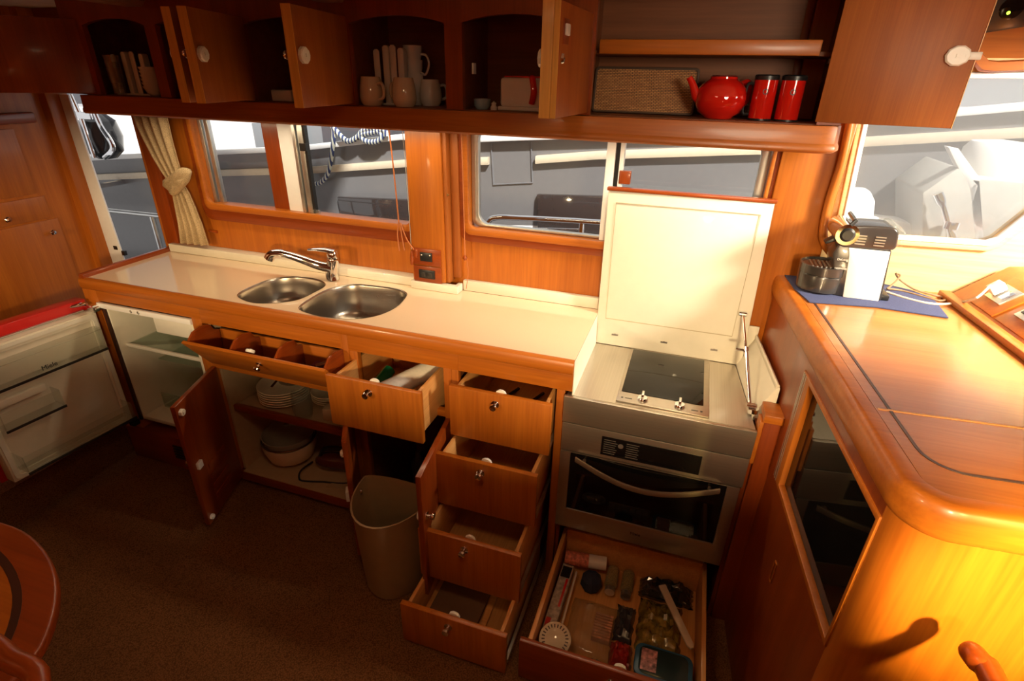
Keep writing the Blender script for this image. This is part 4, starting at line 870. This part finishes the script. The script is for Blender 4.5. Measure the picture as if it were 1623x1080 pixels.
B().lathe([(.010, .187), (.016, .20), (.0, .208)], (-1.60, 1.620, .0825), 16).build('lid_knob', CHROME, pt)
kt = thing('hand_mixer', 'dark red hand mixer with flex on the cupboard floor', 'mixer', (-1.36, 1.62, .083))
B().tube(catmull([(-1.44, 1.60, .125), (-1.38, 1.61, .135), (-1.30, 1.63, .13), (-1.25, 1.64, .12)], 4, False), [.020, .028, .034, .038, .040, .041, .041, .040, .038, .036, .034, .030, .022], 16).build('body', flat('maroon_plastic', (.10, .018, .014), .25, coat=.4), kt)
B().tube(catmull([(-1.42, 1.60, .148), (-1.39, 1.60, .205), (-1.30, 1.62, .21), (-1.26, 1.64, .15)], 4, False), .011, 10).build('handle', BLACK, kt)
item('flex', 'dark looped flex on the cupboard floor', 'cord', B().tube(catmull([(-1.47, 1.60, .11), (-1.49, 1.54, .10), (-1.47, 1.50, .0875), (-1.43, 1.50, .0875), (-1.36, 1.52, .0875), (-1.25, 1.55, .0875), (-1.20, 1.62, .0875)], 5, False), .004, 8), BLACK)
item('sheet', 'pale folded cloth at the right of the cupboard floor', 'cloth', B().prism([(-1.33, 1.50, .0825), (-1.17, 1.52, .0825), (-1.17, 1.66, .0825), (-1.27, 1.64, .0825)], (0, 0, .006)), CINT)
# waste bin
bn = thing('waste_bin', 'round fronted tan plastic bin pulled out of its cupboard', 'bin', (-.85, 1.30, 0))
def dloop(z, k, cx=-.846, cy=1.32): return [Vector((cx+.142*k*math.cos(a), cy+(.212*k*math.sin(a) if math.sin(a) < 0 else .03*k*math.sin(a)), z)) for a in [R(i*10) for i in range(36)]]
n = 36; vs = []; fs = []
for k, (z, s) in enumerate(((.002, .86), (.02, .90), (.375, 1.0), (.385, 1.02), (.385, .985), (.372, .97), (.03, .86))):
    vs += dloop(z, s)
    if k:
        for i in range(n): j = (i+1) % n; fs.append(((k-1)*n+i, (k-1)*n+j, k*n+j, k*n+i))
fs += [tuple(range(n))[::-1], tuple(6*n+i for i in range(n))]
B().add(vs, fs).build('body', TAN, bn, ang=50)
item('cleaning_bottle', 'grey bottle standing inside the bin cupboard', 'bottle', B().lathe([(.035, 0), (.036, .14), (.018, .17), (.014, .20), (.0, .20)], (-.97, 1.70, .031), 20), flat('grey_plastic', (.16, .15, .14), .4))
item('cleaning_box', 'dark grey carton inside the bin cupboard', 'box', B().box(-.90, -.78, 1.66, 1.78, .031, .30), flat('dark_carton', (.06, .055, .05), .6), bev=.002)
# drawer by the oven top left (kitchen roll)
def roll(p0, p1, r, label, m1, name='kitchen_roll', cat='roll', hole=.02):
    t = thing(name, label, cat, p0); p0 = Vector(p0); p1 = Vector(p1); L = (p1-p0).length
    B().lathe([(hole, 0), (r, 0), (r*1.01, L*.5), (r, L), (hole, L), (hole, 0)], p0, 30, ax=p1-p0, cap=False).build('paper', m1, t, ang=50)
    B().lathe([(hole-.0015, -.001), (hole, -.001), (hole, L+.001), (hole-.0015, L+.001)], p0, 20, ax=p1-p0, cap=False).build('core', PX, t)
    return t
PAPER = flat('paper_towel', (.78, .72, .62), .8, var=.06, vs=120, bmp=.4)
roll((-.935, 1.40, .712), (-.80, 1.60, .748), .036, 'white kitchen paper roll lying in the top middle drawer', PAPER)
gb = thing('green_bottle', 'dark green bottle lying left of the paper roll', 'bottle', (-.98, 1.5, .67))
B().lathe([(.008, 0), (.010, .04), (.024, .075), (.025, .17), (.0, .17)], (-1.01, 1.40, .665), 18, ax=(.10, .96, .26)).build('body', flat('green_glass', (.005, .14, .05), .12, coat=.8), gb)
B().lathe([(.011, -.016), (.011, .008), (.0, .008)], (-1.01, 1.40, .665), 14, ax=(.10, .96, .26)).build('cap', BLACK, gb)
item('storage_box', 'dark red flat box at the right of the paper roll', 'box', B(rotz(-.35, (-.80, 1.47, 0))).box(-.815, -.78, 1.36, 1.52, .637, .72), flat('maroon_card', (.16, .025, .015), .4), bev=.003)
item('tin', 'cream tin in the shadow at the front of the top middle drawer', 'tin', B().lathe([(.022, 0), (.022, .05), (0, .05)], (-1.01, 1.36, .637), 20), CERAM)
# tilt tray things
item('cork', 'white stopper in the middle bay of the tilt tray', 'stopper', B().lathe([(.012, 0), (.014, .03), (0, .034)], (-1.41, 1.470, .700), 14, ax=(.2, -.3, 1)), WHITE)
item('peeler', 'pale wooden peeler in the middle bay of the tilt tray', 'tool', B().tube([(-1.50, 1.47, .69), (-1.42, 1.475, .725), (-1.36, 1.48, .765)], .010, 8), PX)
item('sponge', 'purple sponge in the right bay of the tilt tray', 'sponge', B().box(-1.27, -1.19, 1.458, 1.496, .678, .735), flat('purple_foam', (.16, .03, .06), .9), bev=.004)
item('brush', 'grey brush in the right bay of the tilt tray', 'brush', B().tube([(-1.24, 1.46, .735), (-1.19, 1.465, .755), (-1.14, 1.47, .765)], .009, 8), ALU)
# shallow things in the drawer stack
for k in range(3): item('utensil', 'dark handled utensil in the top right drawer, %s from the left' % ('first', 'second', 'third')[k], 'utensil', B().tube([(-.60+k*.10, 1.50, .636), (-.57+k*.10, 1.58, .637), (-.52+k*.10, 1.72, .638)], .006, 8), DARKGR, 'utensils in the drawer')
item('board', 'brown board lying in the lowest drawer of the stack', 'board', B().box(-.64, -.46, 1.06, 1.40, .0475, .062), flat('dull_board', (.16, .075, .035), .6), bev=.003)
item('ruler', 'pale flat strip beside the brown board in the lowest drawer', 'strip', B().box(-.452, -.432, 1.06, 1.42, .0475, .060), PX, bev=.001)
# ---- the full drawer below the oven
fz = .0445
def roll2():
    t = thing('foil_roll', 'red and white cardboard roll across the back of the bottom drawer', 'roll', (-.17, 1.475, .09))
    B().tube([(-.238, 1.468, .092), (-.150, 1.478, .094)], .026, 24).build('printed_tube', flat('red_print', (.55, .16, .10), .6, var=.5, vs=90), t)
    B().tube([(-.1498, 1.478, .094), (-.085, 1.486, .095)], .0255, 24).build('white_tube', PORC, t)
roll2()
fo = thing('foil_box', 'long printed foil carton along the left of the bottom drawer', 'box', (-.225, 1.28, fz))
B(rotz(-.02, (-.22, 1.28, 0))).box(-.242, -.200, 1.12, 1.436, fz+.002, fz+.050).build('carton', flat('printed_carton', (.42, .36, .30), .5, var=.45, vs=60), fo, bev=.002)
B(rotz(-.02, (-.22, 1.28, 0))).box(-.238, -.204, 1.375, 1.425, fz+.0502, fz+.0508).build('label', BLACK, fo)
B(rotz(-.02, (-.22, 1.28, 0))).box(-.238, -.222, 1.15, 1.20, fz+.0502, fz+.0508).box(-.214, -.206, 1.25, 1.37, fz+.0502, fz+.0508).build('print', RED, fo)
item('skewer', 'long pale stick beside the foil carton', 'stick', B().tube([(-.187, 1.13, .075), (-.184, 1.42, .085)], .004, 8), PORC)
sd = thing('slotted_disc', 'cream slotted plastic disc at the front left of the bottom drawer', 'disc', (-.185, 1.108, .09))
Ms = Matrix.Translation((-.190, 1.112, .120)) @ Matrix.Rotation(R(22), 4, 'X')
B(Ms).lathe([(.0, 0), (.050, 0), (.052, .004), (.050, .008), (.046, .006), (.030, .006), (.026, .003), (.0, .003)], (0, 0, 0), 40).build('body', CERAM, sd, ang=40)
b = B(Ms)
for k in range(24):
    a = 2*PI*k/24; b.prism([(math.cos(a+q)*rad, math.sin(a+q)*rad, .0062) for q, rad in ((-.05, .033), (.05, .033), (.05, .043), (-.05, .043))], (0, 0, .0006))
b.build('slot', GROOVE, sd)
item('napkin', 'navy cloth bundle behind the clear bag in the bottom drawer', 'cloth', B().lathe([(.030, 0), (.040, .02), (.036, .05), (.018, .064), (0, .066)], (-.125, 1.405, fz+.001), 9), flat('navy_cloth', (.015, .022, .05), .9), ang=25)
for k, x in enumerate((-.055, .002)):
    t = thing('spice_jar', ('left glass jar lying at the back of the bottom drawer', 'right glass jar lying at the back of the bottom drawer')[k], 'jar', (x, 1.45, .07))
    B().lathe([(.022, 0), (.024, .01), (.024, .08), (.016, .09), (.0, .09)], (x, 1.490, .074), 20, ax=(0, -1, 0)).build('glass', CLEARP, t)
    B().lathe([(.021, .0), (.0215, .070), (.0, .070)], (x, 1.486, .074), 18, ax=(0, -1, 0)).build('contents', flat('dried_herbs%d' % k, (.28, .20, .06), .9, var=.5, vs=300), t)
    B().lathe([(.018, .091), (.018, .108), (.0, .108)], (x, 1.490, .074), 18, ax=(0, -1, 0)).build('lid', ALU, t)
def crumple(x0, x1, y0, y1, z, h, mat, name, label, cat, n=10, seed=1, grp=None):
    rnd = random.Random(seed); vs = []; fs = []
    for j in range(n+1):
        for i in range(n+1):
            u, v = i/n, j/n; e = min(u, 1-u, v, 1-v)
            vs.append((x0+(x1-x0)*u+rnd.uniform(-.003, .003), y0+(y1-y0)*v+rnd.uniform(-.003, .003), z+h*min(1, e*5)*(.75+rnd.uniform(-.25, .25))+.001))
    for j in range(n):
        for i in range(n): k = j*(n+1)+i; fs.append((k, k+1, k+n+2, k+n+1))
    o = item(name, label, cat, B().add(vs, fs), mat, grp, ang=20)
    s = o.modifiers.new('thickness', 'SOLIDIFY'); s.thickness = .001; return o
item('peg_card', 'row of orange pegs inside the clear bag', 'pegs', (lambda b: [b.box(-.085+.0, -.025, 1.195+k*.011, 1.202+k*.011, fz+.006, fz+.030) for k in range(9)] and b)(B()), flat('orange_pegs', (.60, .28, .15), .5), bev=.001)
crumple(-.172, -.008, 1.135, 1.345, fz+.002, .045, CLEARP, 'plastic_bag', 'crumpled clear bag over the pegs in the bottom drawer', 'bag', seed=2)
crumple(-.020, .052, 1.125, 1.215, fz+.004, .045, flat('red_packet', (.38, .02, .015), .3, var=.2, coat=.5), 'packet', 'shiny red packet in the middle of the bottom drawer', 'packet', seed=3)
crumple(-.018, .045, 1.225, 1.365, fz+.002, .035, flat('dark_packet', (.045, .045, .055), .3, coat=.4), 'packet', 'dark grey packet behind the red packet', 'packet', seed=4)
crumple(-.095, -.022, 1.085, 1.130, fz+.002, .030, flat('teal_packet', (.02, .09, .08), .3, coat=.4), 'packet', 'teal packet at the front of the bottom drawer', 'packet', seed=9)
crumple(.055, .200, 1.215, 1.420, fz+.002, .050, flat('yellow_ribbon_bag', (.22, .15, .025), .25, var=.7, vs=35, coat=.6), 'ribbon_bag', 'clear bag of yellow ribbon in the right of the bottom drawer', 'bag', n=14, seed=5)
crumple(.045, .235, 1.425, 1.510, fz+.002, .055, flat('black_film', (.02, .018, .016), .15, var=.8, vs=25, coat=1), 'plastic_wrap', 'dark shiny wrap at the back right of the bottom drawer', 'wrap', n=14, seed=6)
item('tray', 'long ice tray along the front of the bottom drawer', 'tray', (lambda b: [b.box(-.125+.0285*k, -.101+.0285*k, 1.058, 1.082, fz+.001, fz+.028) for k in range(6)] and b.box(-.13, .048, 1.050, 1.0575, fz+.001, fz+.032))(B()), CERAM, bev=.001)
sp2 = thing('spatula', 'pale wooden spatula leaning across the right of the bottom drawer', 'spatula', (.18, 1.3, .1))
a0, a1 = Vector((.118, 1.425, .125)), Vector((.218, 1.215, .140)); dv = (a1-a0).normalized(); sv = dv.cross(Vector((0, 0, 1))).normalized()
B().prism([a0-sv*.014, a0+dv*.01-sv*.014+dv*(-.012), a0+sv*.012, a1+sv*.011, a1+dv*.012+sv*.004, a1+dv*.010-sv*.006, a1-sv*.012], (0, 0, .008)).build('blade', CERAM, sp2, bev=.001)
bx = thing('storage_container', 'dark container with blue lid and printed label at the front right of the bottom drawer', 'container', (.15, 1.15, fz))
def bl(s, z): return [Vector((.146+(p.x)*s, 1.148+(p.z)*s, z)) for p in rr(-.088, .088, -.055, .055, .025)]
B().prism(bl(.94, fz+.001), (0, 0, .052)).build('base', flat('clear_blue_box', (.03, .05, .06), .2), bx, bev=.003)
B().prism(bl(1.0, fz+.0532), (0, 0, .010)).build('lid', BLUEP, bx, bev=.003)
B().prism(bl(.84, fz+.0634), (0, 0, .002)).build('lid_panel', flat('dark_teal_film', (.015, .035, .04), .15, coat=.6), bx)
B().box(.078, .126, 1.112, 1.185, fz+.0656, fz+.0664).build('label', flat('printed_label', (.45, .22, .22), .5, var=.8, vs=70), bx)

# ================================================================== TABLE AND CHAIRS AT THE NEAR EDGE
tl = [aZ(0, 826, .70), aZ(60, 858, .70), aZ(90, 915, .70), aZ(80, 990, .70), aZ(32, 1065, .70), Vector((-1.04, .14, .70)), Vector((-1.10, -.04, .70)), Vector((-1.40, -.17, .70)), Vector((-1.95, -.17, .70)), Vector((-2.2, .02, .70)), Vector((-2.1, .36, .70)), Vector((-1.80, .52, .70))]
tl = catmull(tl, 4)
def inset(L, d):
    out = []; n = len(L); c = sum(L, Vector())/n
    for i, p in enumerate(L):
        t = (L[(i+1) % n]-L[i-1]).normalized(); q = Vector((-t.y, t.x, 0))
        if q.dot(c-p) < 0: q = -q
        out.append(p+q*d)
    return out
dt = thing('dining_table', 'rounded teak table corner with dark inlay at the lower left', 'table', (-1.6, .05, 0))
B().prism([p-Vector((0, 0, .03)) for p in tl], (0, 0, .03)).build('tabletop', RX, dt, bev=.008, seg=3)
B().ring([p+Vector((0, 0, .0002)) for p in inset(tl, .060)], [p+Vector((0, 0, .0002)) for p in inset(tl, .076)], (0, 0, .001)).build('inlay', GROOVE, dt)
B().prism([p+Vector((0, 0, .0002)) for p in inset(tl, .0765)], (0, 0, .0008)).build('centre_panel', WX, dt)
B().lathe([(.20, 0), (.19, .03), (.05, .05), (.045, .60), (.12, .669)], (-1.62, .14, 0), 28).build('pedestal', RZ, dt)
def chairthing(pts, label, M=None):
    t = thing('chair', label, 'chair', (pts[1].x, pts[1].y, 0))
    B().tube(catmull(pts, 5, False), [.010, .015, .017]+[.018]*(len(pts)*5-7), 14).build('arm', RX, t)
    p = pts[-2]; B().tube([p, Vector((p.x, p.y, 0))], .016, 12).build('leg', RX, t)
    q = pts[-1]; B().tube([q-Vector((0, 0, .005)), Vector((q.x, q.y, 0))], .016, 12).build('leg', RX, t)
    lo = min(p.x, q.x); B().box(min(p.x, q.x)-.02, max(p.x, q.x)+.02, min(p.y, q.y)-.02, max(p.y, q.y)+.02, .40, .45).build('seat', CURT, t, bev=.01)
    return t
chairthing([aZ(1532, 1026, .935), aZ(1552, 1050, .94), aZ(1580, 1092, .94), Vector((.52, .36, .94)), Vector((.66, .20, .93))], 'dark teak chair with rounded arm tip at the lower right')
chairthing([aZ(-20, 1012, .80), aZ(15, 1045, .80), aZ(60, 1090, .80), Vector((-.80, .12, .78)), Vector((-.85, -.05, .76))], 'teak chair rail crossing the bottom left corner')

# ================================================================== OUTSIDE: OWN DECK, RAIL, NEIGHBOURING BOAT
HULL = flat('grey_hull_gelcoat', (.165, .16, .16), .35, var=.03, coat=.15)
DECKW = flat('white_deck_gelcoat', (.80, .79, .77), .4, var=.02)
RUB = flat('varnished_rub_rail', (.62, .52, .38), .4)
DKWIN = flat('dark_hull_glass', (.035, .028, .026), .08, coat=1)
CANV = flat('dark_grey_canvas', (.07, .07, .08), .8)
struct('floor_deck', B().box(-6, 4, 1.975, 2.5, .35, .40), DECKW, 'white side deck outside the windows')
tag(B().box(-30, 30, 2.52, 40, -.75, -.7).build('harbour_water', flat('dark_water', (.02, .03, .035), .08)), 'dark harbour water between the boats', 'water', kind='stuff')
rl = thing('deck_rail', 'polished steel rail on the side deck outside the right window', 'rail', (-.4, 2.4, .4))
B().tube(catmull([aY(760, 400, 2.4), aY(768, 368, 2.4), aY(774, 352, 2.4), aY(786, 345, 2.4), aY(830, 346, 2.4), aY(955, 353, 2.4), Vector((.3, 2.4, 1.165)), Vector((1.3, 2.4, 1.18))], 4, False), .013, 12).build('top_rail', CHROME, rl)
for px in (922,): q = aY(px, 353, 2.4); B().tube([q, Vector((q.x, 2.4, .40))], .012, 12).build('post', CHROME, rl)
B().tube([aY(790, 357, 2.4)-Vector((0, 0, .012)), aY(922, 364, 2.4)-Vector((0, 0, .0))], .004, 8).build('lower_bar', CHROME, rl)
r2 = thing('deck_rail', 'steel rail and post outside the side doorway', 'rail', (-3.1, 2.4, .4))
B().tube([Vector((-4.4, 2.4, .915)), aY(165, 333, 2.4), aY(270, 344, 2.4), Vector((-2.3, 2.4, .95))], .014, 12).build('top_rail', ALU, r2)
q = aY(241, 343, 2.4); B().tube([q, Vector((q.x, 2.4, .40))], .015, 12).build('post', ALU, r2)
nb = thing('neighbour_boat', 'grey hulled yacht moored alongside seen through the windows', 'boat', (-1, 3.4, -.7))
YN = 3.2
top = [aY(x, y, YN) for x, y in ((60, 262), (135, 252), (240, 247), (480, 236), (640, 218), (740, 222), (960, 214), (1210, 205), (1400, 190), (1623, 170))]
top = [Vector((-6.5, YN, .95))]+top+[Vector((2.4, YN, 1.80)), Vector((4.2, YN+.6, 2.0))]
n = len(top); vs = []; fs = []
for k, (dz, dy) in enumerate(((0, 0), (-.30, .0), (-.75, .06), (-1.3, .30), (-2.2, .9))):
    vs += [Vector((p.x, p.y+dy, p.z+dz)) for p in top]
    if k:
        for i in range(n-1): fs.append(((k-1)*n+i, (k-1)*n+i+1, k*n+i+1, k*n+i))
hu = B().add(vs, fs).build('hull', HULL, nb, ang=60)
B().sweep([p+Vector((0, -.01, .0)) for p in top], [(-.03, -.012), (.035, -.012), (.035, .022), (-.03, .022)]).build('toe_rail', DECKW, nb, bev=.006)
rub = [Vector((-6.5, YN-.01, .83))]+[aY(x, y, YN-.01) for x, y in ((150, 281), (248, 277), (488, 270), (642, 259), (775, 255))]
B().sweep(rub, [(-.015, -.022), (.02, -.022), (.026, 0), (.02, .022), (-.015, .022)]).build('rub_rail', RUB, nb)
rub = [aY(x, y, YN-.01) for x, y in ((850, 253), (945, 246), (1210, 237), (1345, 226), (1623, 210))]+[Vector((2.4, YN-.01, 1.66))]
B().sweep(rub, [(-.015, -.022), (.02, -.022), (.026, 0), (.02, .022), (-.015, .022)]).build('rub_rail', RUB, nb)
hp_ = [aY(778, 226, YN), aY(843, 224, YN), aY(845, 290, YN), aY(782, 293, YN)]
B().ring([p+Vector((0, -.008, 0)) for p in hp_], [p*.0+sum(hp_, Vector())/4+(p-sum(hp_, Vector())/4)*.955+Vector((0, -.008, 0)) for p in hp_], (0, .012, 0)).build('boarding_gate', flat('gate_seam', (.16, .16, .17), .4), nb)
for pts in (((533, 312), (665, 318), (665, 372), (545, 362)), ((850, 308), (985, 312), (985, 392), (852, 380))):
    B().prism([aY(x, y, YN-.02) for x, y in pts], (0, .10, 0)).build('hull_window', DKWIN, nb, bev=.01)
B().box(-6.5, 4.0, YN+.03, YN+1.1, .86, .90).build('side_deck', DECKW, nb)
B().prism([Vector((-6.5, YN+.35, 1.0)), Vector((-3.3, YN+.35, 1.12)), Vector((-3.3, YN+.35, 1.45)), Vector((-6.5, YN+.35, 1.40))], (0, .04, 0)).build('coaming', DECKW, nb)
B().prism([Vector((-6.5, YN+.55, 1.40)), Vector((-3.0, YN+.55, 1.50)), Vector((-3.0, YN+.55, 2.4)), Vector((-6.5, YN+.55, 2.4))], (0, .05, 0)).build('canvas_screen', CANV, nb)
B().prism([Vector((-2.75, YN+.5, 1.1)), Vector((-1.3, YN+.5, 1.2)), Vector((-1.3, YN+.5, 1.50)), Vector((-2.75, YN+.5, 1.42))], (0, .04, 0)).build('coachroof_side', CANV, nb)
B().sweep([Vector((-3.2, YN+.3, 1.40)), Vector((-1.4, YN+.3, 1.53))], [(-.02, -.02), (.02, -.02), (.02, .02), (-.02, .02)]).build('grab_rail', DECKW, nb)
B().box(-1.2, 3.5, YN+1.0, YN+1.05, 1.35, 1.62).build('cabin_side', DECKW, nb)
q = aY(700, 216, YN); 
for px in (795, 820): q = aY(px, 220, YN+.1); B().tube([q-Vector((0, 0, .10)), q+Vector((0, 0, .5))], .018, 10).build('stanchion', DECKW, nb)
# foredeck shapes seen through the forward window
fd_ = thing('foredeck_gear', 'white foredeck hatch, post and steel windlass beyond the forward window', 'deck gear', (1.1, 2.5, 1.1))
YG = 2.75
gp = lambda L, y=YG: [aY(a, b_, y) for a, b_ in L]
B().prism(gp(((1462, 306), (1520, 265), (1545, 282), (1660, 292), (1700, 450), (1460, 450))), (0, .4, 0)).build('hatch_box', flat('light_grey_deck', (.48, .47, .43), .5), fd_, bev=.01)
B().prism(gp(((1502, 232), (1520, 236), (1555, 285), (1565, 420), (1548, 420), (1535, 300))), (0, .05, 0)).build('post', DECKW, fd_, bev=.006)
B().tube(catmull(gp(((1486, 306), (1494, 325), (1500, 345), (1505, 365), (1515, 392)), 2.70), 4, False), [.020]*4+[.012]*9+[.018]*4, 12).lathe([(.03, 0), (.03, .03)], aY(1506, 362, 2.70), 14).build('windlass_handle', CHROME, fd_)
B().lathe([(.10, 0), (.12, .03), (.12, .14), (.10, .17), (.0, .18)], aY(1560, 290, 2.95), 28).build('bollard', DECKW, fd_)
B().prism(gp(((1335, 300), (1380, 303), (1388, 320), (1385, 345), (1430, 350), (1460, 362), (1470, 420), (1320, 420)), 2.9), (0, .1, 0)).build('hatch_cover', DECKW, fd_, bev=.01)
B().box(.2, 3.6, 2.56, 3.15, .55, .95).build('deck_block', DECKW, fd_)
struct('shade_canopy', B().box(-10, -1.40, -6, 2.30, 2.55, 2.60), CANV, 'added unseen canopy that shades the hull alongside')  # out of view, added to keep sun and sky off the neighbouring hull
# fender in its steel rack
fe = thing('fender', 'black round fender hanging in a steel rack beyond the doorway', 'fender', (-4.0, 2.9, 1.28))
B().lathe([(.0, -.155), (.06, -.145), (.11, -.10), (.13, 0), (.11, .10), (.06, .145), (.0, .155)], aY(161, 216, 2.9), 28).build('ball', flat('black_rubber', (.02, .02, .022), .18, coat=.6), fe)
B().tube(catmull([aY(150, 178, 2.78), aY(160, 200, 2.78), aY(176, 225, 2.78), aY(178, 238, 2.78), aY(166, 250, 2.78)], 4, False), .016, 10).tube([aY(112, 150, 2.78), aY(130, 190, 2.78), aY(150, 250, 2.78)], .014, 10).tube([aY(122, 178, 2.78), aY(136, 212, 2.78)], .008, 8).box(-4.35, -3.85, 2.76, 2.80, 1.42, 1.46).box(-4.33, -4.29, 2.76, 3.32, .90, .93).box(-4.33, -4.29, 2.76, 2.80, .93, 1.44).build('rack', CHROME, fe)
# mooring rope
def ropemat():
    m, nt, b = newmat('blue_white_rope'); w = nt.nodes.new('ShaderNodeTexWave'); w.inputs['Scale'].default_value = 14; w.inputs['Distortion'].default_value = .5
    nt.links.new(coords(nt, (1, 1.3, 1.6)), w.inputs['Vector']); nt.links.new(ramp(nt, w.outputs[1], [(.45, (.03, .05, .14)), (.55, (.65, .66, .55))]), b.inputs[0]); setin(b, Roughness=.8); return m
ROPE = ropemat(); YRp = 3.135
rp = thing('mooring_rope', 'blue and white rope looped over the neighbouring boat', 'rope', aY(530, 215, YRp))
B().tube(catmull([aY(x, y, YRp) for x, y in ((528, 196), (529, 212), (527, 235), (523, 262), (517, 280), (505, 291), (494, 288), (487, 270), (483, 250))], 5, False), .014, 10).build('loop', ROPE, rp)
B().tube(catmull([aY(x, y, YRp) for x, y in ((527, 200), (540, 216), (552, 224), (566, 218), (575, 208), (590, 204), (605, 214), (598, 224), (580, 224), (572, 214), (590, 210), (608, 206), (612, 216))], 5, False), .017, 10).build('coil', ROPE, rp)
